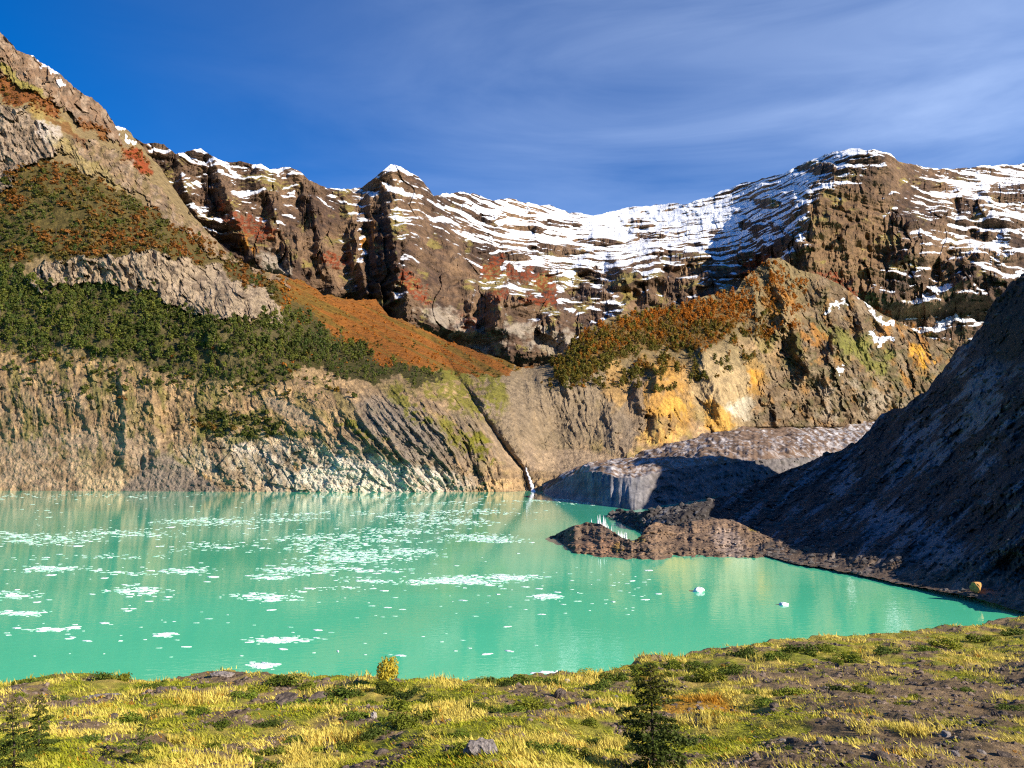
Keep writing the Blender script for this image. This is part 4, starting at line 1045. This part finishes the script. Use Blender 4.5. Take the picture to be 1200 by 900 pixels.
me = raw_mesh('brash_ice', np.concatenate(Vs), np.concatenate(fl_), szs, smooth=False)
m, nt, b = new_mat('thin_ice')
b.inputs['Roughness'].default_value = .5
n_ = N(nt, 'ShaderNodeTexNoise', Scale=.5, Detail=6.0, Roughness=.7)
rp = N(nt, 'ShaderNodeValToRGB'); rp.color_ramp.elements[0].color = (.28, .60, .44, 1); rp.color_ramp.elements[1].color = (.80, .84, .80, 1)
rp.color_ramp.elements[0].position = .38; rp.color_ramp.elements[1].position = .6
tcx = N(nt, 'ShaderNodeTexCoord'); nt.links.new(tcx.outputs['Object'], n_.inputs['Vector'])
nt.links.new(n_.outputs['Fac'], rp.inputs[0]); nt.links.new(rp.outputs[0], b.inputs['Base Color'])
tag(link('brash_ice', me, m), 'fine broken ice drifting in streaks on the lake', 'ice', kind='stuff')

def rock_mesh(name, seed, sub=4, jag=.35, stretch=(1, 1, .7)):
    import bmesh
    bm = bmesh.new()
    bmesh.ops.create_icosphere(bm, subdivisions=sub, radius=1)
    V = np.array([v.co[:] for v in bm.verts])
    rg = np.random.default_rng(seed)
    for _ in range(9):                                   # split faces as broken stone has them
        n_ = rg.normal(size=3); n_ /= np.linalg.norm(n_)
        c = rg.uniform(.55, .9)
        dd_ = V @ n_ - c
        V = V - np.where(dd_ > 0, dd_, 0)[:, None] * n_ * .92
    f_ = fbm(V[:, 0] * 2.2 + V[:, 2], V[:, 1] * 2.2 - V[:, 2] * 1.3, 4, seed)
    V = V * (1 + jag * .3 * f_)[:, None] * np.array(stretch)
    for v, c in zip(bm.verts, V): v.co = c
    me = bpy.data.meshes.new(name); bm.to_mesh(me); bm.free()
    me.polygons.foreach_set('use_smooth', np.zeros(len(me.polygons), bool))
    return me
def plain_rock_mat(name, c1, c2, sc=3.0):
    m, nt, b = new_mat(name)
    tcx = N(nt, 'ShaderNodeTexCoord'); n_ = N(nt, 'ShaderNodeTexNoise', Scale=sc, Detail=8.0, Roughness=.7)
    nt.links.new(tcx.outputs['Object'], n_.inputs['Vector'])
    rp = N(nt, 'ShaderNodeValToRGB'); rp.color_ramp.elements[0].position = .38; rp.color_ramp.elements[1].position = .62
    rp.color_ramp.elements[0].color = (*c1, 1); rp.color_ramp.elements[1].color = (*c2, 1)
    nt.links.new(n_.outputs['Fac'], rp.inputs[0]); nt.links.new(rp.outputs[0], b.inputs['Base Color'])
    bpn = N(nt, 'ShaderNodeBump', Strength=.7, Distance=.12); nt.links.new(n_.outputs['Fac'], bpn.inputs['Height']); nt.links.new(bpn.outputs[0], b.inputs['Normal'])
    b.inputs['Roughness'].default_value = .9; b.inputs['Specular IOR Level'].default_value = .2
    return m
for x, y, w_, lab in [(818, 691, 15, 'larger white ice block floating alone just off the brown mounds'), (918, 707, 11, 'white ice block floating alone on the right part of the lake, near the shaded shore')]:
    d_ = float(water_d(np.array(y + 2.0))); p = unproj(x, y + 2.0, d_)
    me = rock_mesh('ice_block', int(x), 3, .9, (1, .8, .55)); me.materials.append(MAT_ICE)
    o = link('ice_block', me); o.location = (p[0], p[1], .1); s = w_ * d_ / F / 2; o.scale = (s, s, s); tag(o, lab, 'ice block')
# spiky ice behind the first mound
V = []; Fx = []
for q in range(26):
    x = 692 + 44 * r3.random(); y = 613 + .25 * (x - 692); hgt = (2.6 * math.exp(-((x - 703) / 12) ** 2) + .7) * (.5 + r3.random())
    p = unproj(x, y + 5, 246 + 8 * r3.random()); p[2] = p[2] - .8 if p[2] > 1.5 else .5; w_ = .5 + .5 * r3.random()
    k0 = len(V); t_ = r3.normal(size=2) * .6
    for a in range(4): V.append((p[0] + w_ * math.cos(a * 1.57), p[1] + w_ * math.sin(a * 1.57), p[2] - 3))
    V.append((p[0] + t_[0], p[1] + t_[1], p[2] + hgt + 1.2))
    Fx += [[k0 + a, k0 + (a + 1) % 4, k0 + 4] for a in range(4)]
me = raw_mesh('grounded_ice', np.array(V), np.array(Fx), np.full(len(Fx), 3), smooth=False)
tag(link('grounded_ice', me, MAT_ICE), 'jagged pale ice remnant sticking up behind the outermost brown mound', 'ice')

# ================================================================== NEAR BANK: ROCKS
M_DARK = plain_rock_mat('dark_rock', (.055, .042, .036), (.15, .115, .09)); M_GREY = plain_rock_mat('speckled_rock', (.10, .085, .08), (.36, .31, .28), 5); M_PALE = plain_rock_mat('pale_rock', (.30, .25, .21), (.5, .45, .4)); M_ORG = plain_rock_mat('ochre_rock', (.42, .2, .05), (.62, .36, .12))
ROCKS = [(566, 897, 44, 'boulder', M_GREY, (1, .8, .62), 'grey speckled boulder cut off by the bottom of the picture'),
         (336, 818, 34, 'rock', M_DARK, (1, .8, .62), 'dark brown rock among low green shrubs left of the golden shrub'),
         (372, 815, 34, 'rock', M_DARK, (1.2, .8, .5), 'flatter brown rock just right of the dark rock among green shrubs'),
         (438, 846, 9, 'stone', M_PALE, (.9, .8, 1.1), 'small pale upright stone beside the biggest green shrub'),
         (683, 833, 44, 'rock', M_DARK, (1.2, .8, .55), 'long dark broken rock left of the dark green sapling'),
         (657, 822, 14, 'rock', M_DARK, (.9, .8, 1.0), 'small black pointed rock at the upper left end of the long dark rock'),
         (743, 839, 14, 'rock', M_DARK, (1, .8, .7), 'small black rock touching the left branches of the dark green sapling'),
         (968, 842, 16, 'rock', M_DARK, (1, .8, .8), 'small jagged dark rock in the grass right of the sapling'),
         (1166, 836, 9, 'rock', M_DARK, (.9, .8, 1), 'single dark rock on the bare stony ground at the right'),
         (262, 788, 30, 'rock', M_GREY, (1.5, .8, .35), 'low grey brown outcrop on the bank edge at the left'),
         (120, 812, 40, 'rock', M_GREY, (1.8, .9, .25), 'flat pale grey outcrop in the yellow grass at the left'),
         (664, 801, 12, 'stone', M_PALE, (1.2, .8, .5), 'pale stone on the bank edge left of the brown outcrop'),
         (742, 784, 24, 'rock', M_DARK, (1.3, .8, .5), 'reddish brown outcrop on the bank edge above the sapling')]
for q, (x, y, w_, nm, mt, st, lab) in enumerate(ROCKS):
    p = on_bank(np.array([float(x)]), np.array([float(y) + 3]))[0]
    me = rock_mesh(nm, 40 + q, 4, .8, st); me.materials.append(mt)
    o = link(nm, me); s = w_ * p[1] / F / 2 / max(st[0], .9); o.scale = (s, s, s)
    o.location = (p[0], p[1], p[2] + s * st[2] * .25); o.rotation_euler = (0, 0, q * .7); tag(o, lab, nm)
d_ = 150.0
p = unproj(1143, 692, 158.0)
me = rock_mesh('boulder', 77, 4, .5, (1, .9, 1.0)); me.materials.append(M_ORG)
ci = int(np.argmin(np.abs(xe - 1142))); rj = int(np.argmin(np.abs(botE[ci] + (topE[ci] - botE[ci]) * np.linspace(0, 1, NYE) - 692)))
p = PE[rj, ci]
o = link('boulder', me); o.location = p + np.array([-.5, -1.2, .9]); o.scale = (1.25,) * 3; tag(o, 'orange ochre boulder standing on the right shore at the water edge', 'boulder')
# loose stones
stones = [rock_mesh('stone', 90 + k, 2, .9, (1, .85, .6)) for k in range(5)]
for k, me in enumerate(stones): me.materials.append(M_DARK if k != 3 else M_GREY)
first = None
cnt = 0
while cnt < 170:
    x = r3.uniform(900, 1198) if r3.random() < .72 else r3.uniform(5, 900)
    y = r3.uniform(line(EDGE, x) + 6, 897)
    p = on_bank(np.array([x]), np.array([y]))[0]
    if first is None:
        first = link('loose_stone', stones[0]); tag(first, 'small dark loose stone lying on the bare ground of the near bank', 'stone', 'loose stones on the near bank'); o = first
    else:
        o = first.copy(); o.data = stones[cnt % 5]; COL.objects.link(o)
    s = (.04 + .15 * r3.random() ** 2.5) * (1 + p[1] / 50)
    o.location = (p[0], p[1], p[2] + .02); o.scale = (s, s, s); o.rotation_euler = (r3.normal() * .2, r3.normal() * .2, r3.random() * 6)
    cnt += 1

def rubble(name, mat, P, size, label, seed):
    rg = np.random.default_rng(seed)
    import bmesh
    bm = bmesh.new(); bmesh.ops.create_icosphere(bm, subdivisions=1, radius=1)
    V0 = np.array([v.co[:] for v in bm.verts]); F0 = np.array([[v.index for v in f_.verts] for f_ in bm.faces]); bm.free()
    n = len(P)
    V = V0[None] * (.7 + .6 * rg.random((n, len(V0), 1))) * np.stack([.8 + .6 * rg.random(n), .8 + .5 * rg.random(n), .5 + .5 * rg.random(n)], -1)[:, None]
    V = V * size[:, None, None] + P[:, None]
    Fc = F0[None] + (np.arange(n) * len(V0))[:, None, None]
    me = raw_mesh(name, V.reshape(-1, 3), Fc.reshape(-1, 3), np.full(n * len(F0), 3), smooth=False)
    tag(link(name, me, mat), label, 'rubble', kind='stuff')
M_RUB = plain_rock_mat('rubble_rock', (.05, .036, .028), (.17, .12, .085), .25)
n = 2600
ii = r3.integers(0, 460, n); jj = r3.integers(4, NYM, n)
Pr = PM[jj, ii]; k_ = Pr[:, 2] > .2
rubble('mound_rubble', M_RUB, Pr[k_], (.12 + .5 * r3.random(k_.sum()) ** 3), 'broken stones covering the brown mounds', 4)
n = 4200
ii = r3.integers(0, 495, n); jj = (NYE * r3.random(n) ** 1.4).astype(int).clip(2, NYE - 1)
Pr = PE[jj, ii]
rubble('slope_rubble', plain_rock_mat('slope_rock', (.03, .026, .024), (.13, .115, .105), .2), Pr, (.15 + 1.1 * r3.random(n) ** 4) * Pr[:, 1] / 250, 'loose rocks lying on the shaded slope', 5)

n = 15000
gx = r3.uniform(-10, 1210, n); ge = line(EDGE, gx); gy = ge + 2 + (905 - ge) * r3.random(n)
gp = on_bank(gx, gy)
k_ = bank_cover(gx, gy, gp[:, 0], gp[:, 1]) < .12 + .3 * (r3.random(n) - .5)
gp = gp[k_]
rubble('gravel', plain_rock_mat('gravel', (.045, .032, .026), (.24, .175, .13), .9), gp, (.025 + .085 * r3.random(len(gp)) ** 3) * np.clip(gp[:, 1] / 26, .8, 2.2), 'gravel and broken stone on the bare ground of the near bank', 6)

# ================================================================== NEAR BANK: SHRUBS, GRASS
def cushion(rng, n, leaf, flat=.6, lobes=9, stalk=0.0):
    cs = []; hs = []
    for k in range(lobes):
        a = rng.random() * 6.283; r = .8 * rng.random() ** .5
        c = np.array([math.cos(a) * r, math.sin(a) * r, flat * (.25 + .5 * (1 - r) * rng.random())])
        d = rng.normal(size=(n // lobes, 3)); d /= np.linalg.norm(d, axis=1, keepdims=True)
        rr = (.25 + .2 * rng.random())
        cs.append(c + d * np.array([rr, rr, rr * flat * 1.2]) * (.6 + .5 * rng.random((len(d), 1)))); hs.append(d + np.array([0, 0, .5]))
    cs = np.concatenate(cs); hs = np.concatenate(hs)
    cs[:, 2] = np.maximum(cs[:, 2], -.02)
    V, Fc = leaf_cloud(cs, hs, np.full(len(cs), leaf), rng)
    return V, Fc
def shrub_mesh(name, V, Fc, c, jit=.5):
    me = raw_mesh(name, V, Fc, np.full(len(Fc), 4), smooth=False)
    j = np.repeat(1 + jit * (RNG.random(len(Fc)) - .5), 4)[:, None]
    set_col(me, np.array(c) * j); me.materials.append(MAT_LEAF)
    return me
GREENS = [(.11, .15, .014), (.16, .185, .016), (.08, .115, .014), (.21, .22, .018)]
cush = [shrub_mesh('low_shrub', *cushion(r3, 900, .055, .55), GREENS[k % 4]) for k in range(6)]
SH = [(455, 850, 30), (470, 838, 34), (440, 862, 30), (482, 855, 24), (415, 850, 26), (405, 868, 26), (340, 828, 34), (380, 826, 36), (410, 815, 40), (300, 806, 30), (330, 800, 36), (360, 803, 26), (285, 815, 28), (450, 812, 36), (480, 815, 30), (510, 820, 24), (345, 868, 22), (320, 878, 30), (300, 885, 24), (368, 874, 18), (115, 803, 34), (140, 803, 26), (40, 806, 30), (20, 808, 20), (180, 808, 26), (205, 810, 18), (100, 882, 26), (285, 880, 22), (550, 862, 20), (560, 830, 26), (600, 805, 40), (630, 800, 36), (650, 806, 24), (620, 834, 40), (600, 838, 30), (640, 838, 26), (720, 800, 30), (750, 797, 36), (700, 812, 30), (830, 805, 34), (860, 800, 30), (880, 820, 26), (900, 830, 24), (925, 822, 30), (980, 815, 26), (1010, 818, 30), (940, 770, 36), (970, 762, 30), (910, 775, 26), (1000, 776, 34), (1040, 770, 30), (1110, 760, 30), (1085, 765, 24), (1150, 752, 30), (1130, 810, 16), (1060, 828, 18), (1120, 850, 12), (630, 880, 28), (655, 868, 30), (690, 850, 22), (820, 790, 30), (790, 782, 30), (870, 772, 30), (570, 800, 30), (1190, 745, 26), (850, 865, 20), (930, 890, 16)]
for _ in range(95):
    x_ = r3.uniform(5, 1195); y_ = r3.uniform(line(EDGE, x_) + 8, 895)
    if r3.random() < .35 + .65 * (x_ < 850): SH.append((x_, y_, r3.uniform(10, 30) * (.7 + .6 * (y_ > 830))))
first = None
for q, (x, y, w_) in enumerate(SH):
    p = on_bank(np.array([float(x)]), np.array([float(y)]))[0]
    if first is None:
        first = link('low_shrub', cush[0]); o = first; tag(o, 'low rounded green cushion shrub on the grassy near bank', 'shrub', 'low green shrubs on the near bank')
    else:
        o = first.copy(); o.data = cush[q % 6]; COL.objects.link(o)
    s = w_ * p[1] / F / 2 * 1.15
    o.location = (p[0], p[1], p[2] - .03); o.scale = (s, s * 1.3, s * (.75 + .4 * r3.random())); o.rotation_euler = (0, 0, q * 1.3)
# golden round shrub against the water
V, Fc = cushion(r3, 2000, .06, 1.15, 8); V[:, 2] = V[:, 2] * 1.3 + .45; V[:, :2] *= .8
p = on_bank(np.array([453.]), np.array([803.]))[0]
root = tag(empty('golden_shrub', p), 'rounded golden yellow shrub rising above the bank edge against the water', 'shrub')
s = 36 * p[1] / F / 2
crown = link('crown', shrub_mesh('crown', V * s, Fc, (.40, .32, .035)), None, root)
tv, tf, tw = T_TREE[0]
def tube(pts, radii, n=7):
    V = []; 
    for q, (c, r_) in enumerate(zip(pts, radii)):
        c = np.array(c); nx = np.array(pts[min(q + 1, len(pts) - 1)]) - np.array(pts[max(q - 1, 0)])
        nx = nx / (np.linalg.norm(nx) + 1e-9); a = np.cross(nx, [0.3, .9, .1]); a /= np.linalg.norm(a) + 1e-9; b_ = np.cross(nx, a)
        for k in range(n):
            t = k * 2 * math.pi / n; V.append(c + r_ * (math.cos(t) * a + math.sin(t) * b_))
    Fq = []
    for q in range(len(pts) - 1):
        for k in range(n): Fq.append([q * n + k, q * n + (k + 1) % n, (q + 1) * n + (k + 1) % n, (q + 1) * n + k])
    return np.array(V), np.array(Fq)
M_BARK = plain_rock_mat('bark', (.05, .035, .028), (.12, .09, .07), 20)
V, Fc = tube([(0, 0, -.1), (.02, 0, .4 * s), (0, .03, .9 * s)], [.05, .04, .03])
link('trunk', raw_mesh('trunk', V, Fc, np.full(len(Fc), 4)), M_BARK, root)
# a few smaller yellow and orange shrubs
ysh = [shrub_mesh('dry_shrub', *cushion(r3, 600, .06, .8), c) for c in ((.42, .30, .03), (.40, .20, .03), (.34, .30, .03))]
YS = [(430, 812, 14), (257, 815, 10), (218, 795, 9), (158, 812, 16), (40, 830, 20), (690, 793, 24), (720, 792, 20), (850, 780, 14), (1080, 763, 18), (1058, 743, 9), (980, 872, 14), (930, 863, 12), (1000, 815, 18), (755, 800, 14), (840, 850, 16), (870, 866, 22), (800, 838, 24), (835, 836, 24), (860, 842, 20), (1190, 880, 10), (40, 850, 24), (120, 840, 20), (150, 828, 14)]
first = None
for q, (x, y, w_) in enumerate(YS):
    p = on_bank(np.array([float(x)]), np.array([float(y)]))[0]
    if first is None:
        first = link('dry_shrub', ysh[0]); o = first; tag(o, 'small yellow or orange dry shrub in the grass of the near bank', 'shrub', 'dry yellow shrubs on the near bank')
    else:
        o = first.copy(); o.data = ysh[q % 3]; COL.objects.link(o)
    s = w_ * p[1] / F / 2
    o.location = (p[0], p[1], p[2] - .03); o.scale = (s, s, s * .9); o.rotation_euler = (0, 0, q * 1.1)

# grass tufts
n = 26000
gx = RNG.uniform(-15, 1215, n); gy_e = line(EDGE, gx); gy = gy_e + (925 - gy_e) * RNG.random(n) ** 0.9
gp = on_bank(gx, gy)
cv = bank_cover(gx, gy, gp[:, 0], gp[:, 1])
ok = (cv + .35 * (RNG.random(n) - .5) > .02) | (RNG.random(n) < .05)
for x_, y_, w_ in SH: ok &= ~((np.abs(gx - x_) < w_ * .5) & (gy > y_ - w_ * .12) & (gy < y_ + w_ * .22))
gx, gy, gp, cv = gx[ok], gy[ok], gp[ok], cv[ok]
n = len(gx)
yel = np.clip(.42 + 1.5 * fbm(gp[:, 0] / 4, gp[:, 1] / 7, 4, 630, .65) + .3 * (RNG.random(n) - .5), 0, 1)
tall = np.clip(.6 + 1.2 * fbm(gp[:, 0] / 3, gp[:, 1] / 3, 2, 640), .25, 1.5) * (.6 + .6 * RNG.random(n)) * np.where(gy > 862, 1.15, 1)
nb = 11
hgt = (.05 + .22 * tall * (.25 + .75 * yel)) * np.clip(gp[:, 1] / 28, .8, 1.7)
spread = (.10 + .12 * RNG.random(n)) * np.clip(gp[:, 1] / 28, .8, 1.8)
bo = RNG.normal(size=(n, nb, 2)) * spread[:, None, None]
ln = RNG.normal(size=(n, nb, 2)) * .35 * hgt[:, None, None] + np.array([-.06, 0]) 
hh = hgt[:, None] * (.55 + .7 * RNG.random((n, nb)))
bw = (.010 + .0006 * gp[:, 1])[:, None] * (.7 + .6 * RNG.random((n, nb)))
b0 = gp[:, None, :2] + bo
z0 = gp[:, 2][:, None] - .03
an = RNG.random((n, nb)) * 3.14
ox, oy = np.cos(an) * bw, np.sin(an) * bw
V = np.stack([np.stack([b0[..., 0] - ox, b0[..., 1] - oy, z0 + 0 * ox], -1), np.stack([b0[..., 0] + ox, b0[..., 1] + oy, z0 + 0 * ox], -1), np.stack([b0[..., 0] + ln[..., 0], b0[..., 1] + ln[..., 1], z0 + hh], -1)], 2)
c0 = np.array([.30, .31, .016]) * (1 - yel[:, None]) + np.array([.70, .56, .12]) * yel[:, None]
c0 = c0 * (.75 + .5 * RNG.random((n, 1)))
og = np.clip(sstep(0, .4, blob(gx, gy, 820, 832, 60, 16, 8)) + (RNG.random(n) < .03), 0, 1)[:, None]
c0 = c0 * (1 - og) + np.array([.50, .25, .025]) * og
C = np.repeat((c0[:, None] * (.8 + .4 * RNG.random((n, nb, 1)))).reshape(-1, 3), 3, axis=0)
me = raw_mesh('grass', V.reshape(-1, 3), np.arange(n * nb * 3), np.full(n * nb, 3), smooth=False)
set_col(me, C)
tag(link('grass', me, leaf_mat('dry_grass', 0, .35)), 'yellow and green grass tufts on the near bank', 'grass', kind='stuff')

# ================================================================== SAPLINGS
def sapling(p, H, spread, seed, label, density=1.0, nbr=46, col_=(.095, .13, .018), name='sapling', low=.06, lean=0.0):
    rg = np.random.default_rng(seed)
    root = tag(empty(name, p), label, 'tree')
    stem = [(lean * H * t ** 1.5 + .02 * math.sin(5 * t), .03 * math.cos(4 * t), H * t - .1 * (1 - t)) for t in np.linspace(0, 1, 9)]
    Vt, Ft = tube(stem, np.linspace(.05, .008, 9) * H / 2.6)
    brV, brF, off = [Vt], [Ft], len(Vt)
    cs, hs = [], []
    for k in range(nbr):
        t = low + (1 - low) * (k + rg.random() * .8) / nbr
        a = k * 2.4 + rg.normal() * .3
        ln_ = spread * (1.02 - t) ** .7 * (.4 + .8 * rg.random() ** .8)
        if t > .9: ln_ *= .7
        b0_ = np.array([lean * H * t ** 1.5, 0, H * t])
        dirv = np.array([math.cos(a), math.sin(a), 0])
        pts = []
        up = .12 + .40 * t + .2 * rg.normal()
        for s_ in np.linspace(0, 1, 6):
            pts.append(b0_ + dirv * ln_ * s_ + np.array([0, 0, ln_ * (up * s_ - .28 * s_ * s_)]))
        Vb, Fb = tube(pts, np.linspace(.013, .003, 6) * H / 2.6, 4)
        brV.append(Vb); brF.append(Fb + off); off += len(Vb)
        sidev = np.array([-dirv[1], dirv[0], 0])
        m_ = max(12, int(300 * density * ln_ / spread * (1.15 - .75 * t)))
        s_ = rg.random(m_) ** .8 * .92 + .08
        base_ = np.array([np.array([np.interp(v, np.linspace(0, 1, 6), [q[d] for q in pts]) for d in range(3)]) for v in s_])
        wdt = .30 * ln_ * (1.05 - s_) ** .6 + .03
        off_ = rg.uniform(-1, 1, m_) * wdt
        cs.append(base_ + sidev * off_[:, None] + np.stack([0 * s_, 0 * s_, rg.normal(size=m_) * .025 * H / 2.6 - np.abs(off_) * .15], 1)); hs.append(np.tile([0, 0, 1.6], (m_, 1)))
    cs = np.concatenate(cs); hs = np.concatenate(hs)
    V, Fc = leaf_cloud(cs, hs, np.full(len(cs), .034 * H / 2.6), rg)
    zz = np.clip(V[:, 2] / H, 0, 1)
    me = raw_mesh('crown', V, Fc, np.full(len(Fc), 4), smooth=False)
    j = np.repeat(1 + .6 * (rg.random(len(Fc)) - .5), 4)[:, None]
    zf = (np.clip((zz - .45) / .5, 0, 1) ** 1.2)[:, None]
    set_col(me, (np.array(col_) * (1 - zf) + np.array([.17, .16, .018]) * zf) * j)
    link('crown', me, MAT_LEAF, root)
    link('trunk', raw_mesh('trunk', np.concatenate(brV), np.concatenate(brF), np.full(len(np.concatenate(brF)), 4)), M_BARK, root)
    return root
p = on_bank(np.array([765.]), np.array([905.]))[0]
sapling(p, 121 * p[1] / F, 66 * p[1] / F, 3, 'dark green sapling with layered branches, the tallest plant on the near bank', 1.5, 54)
p = on_bank(np.array([14.]), np.array([906.]))[0]
sapling(p, 78 * p[1] / F, 36 * p[1] / F, 8, 'dark green sapling in dry grass at the bottom left corner', 1.3, 34, lean=-.05)
p = on_bank(np.array([42.]), np.array([900.]))[0]
sapling(p, 68 * p[1] / F, 26 * p[1] / F, 9, 'slim dark sapling just right of the corner sapling at the bottom left', 1.2, 30)
p = on_bank(np.array([158.]), np.array([902.]))[0]
sapling(p, 60 * p[1] / F, 32 * p[1] / F, 12, 'sparse small sapling with upswept branches leaning right, in front of the yellow grass', 1.2, 20, lean=.28)
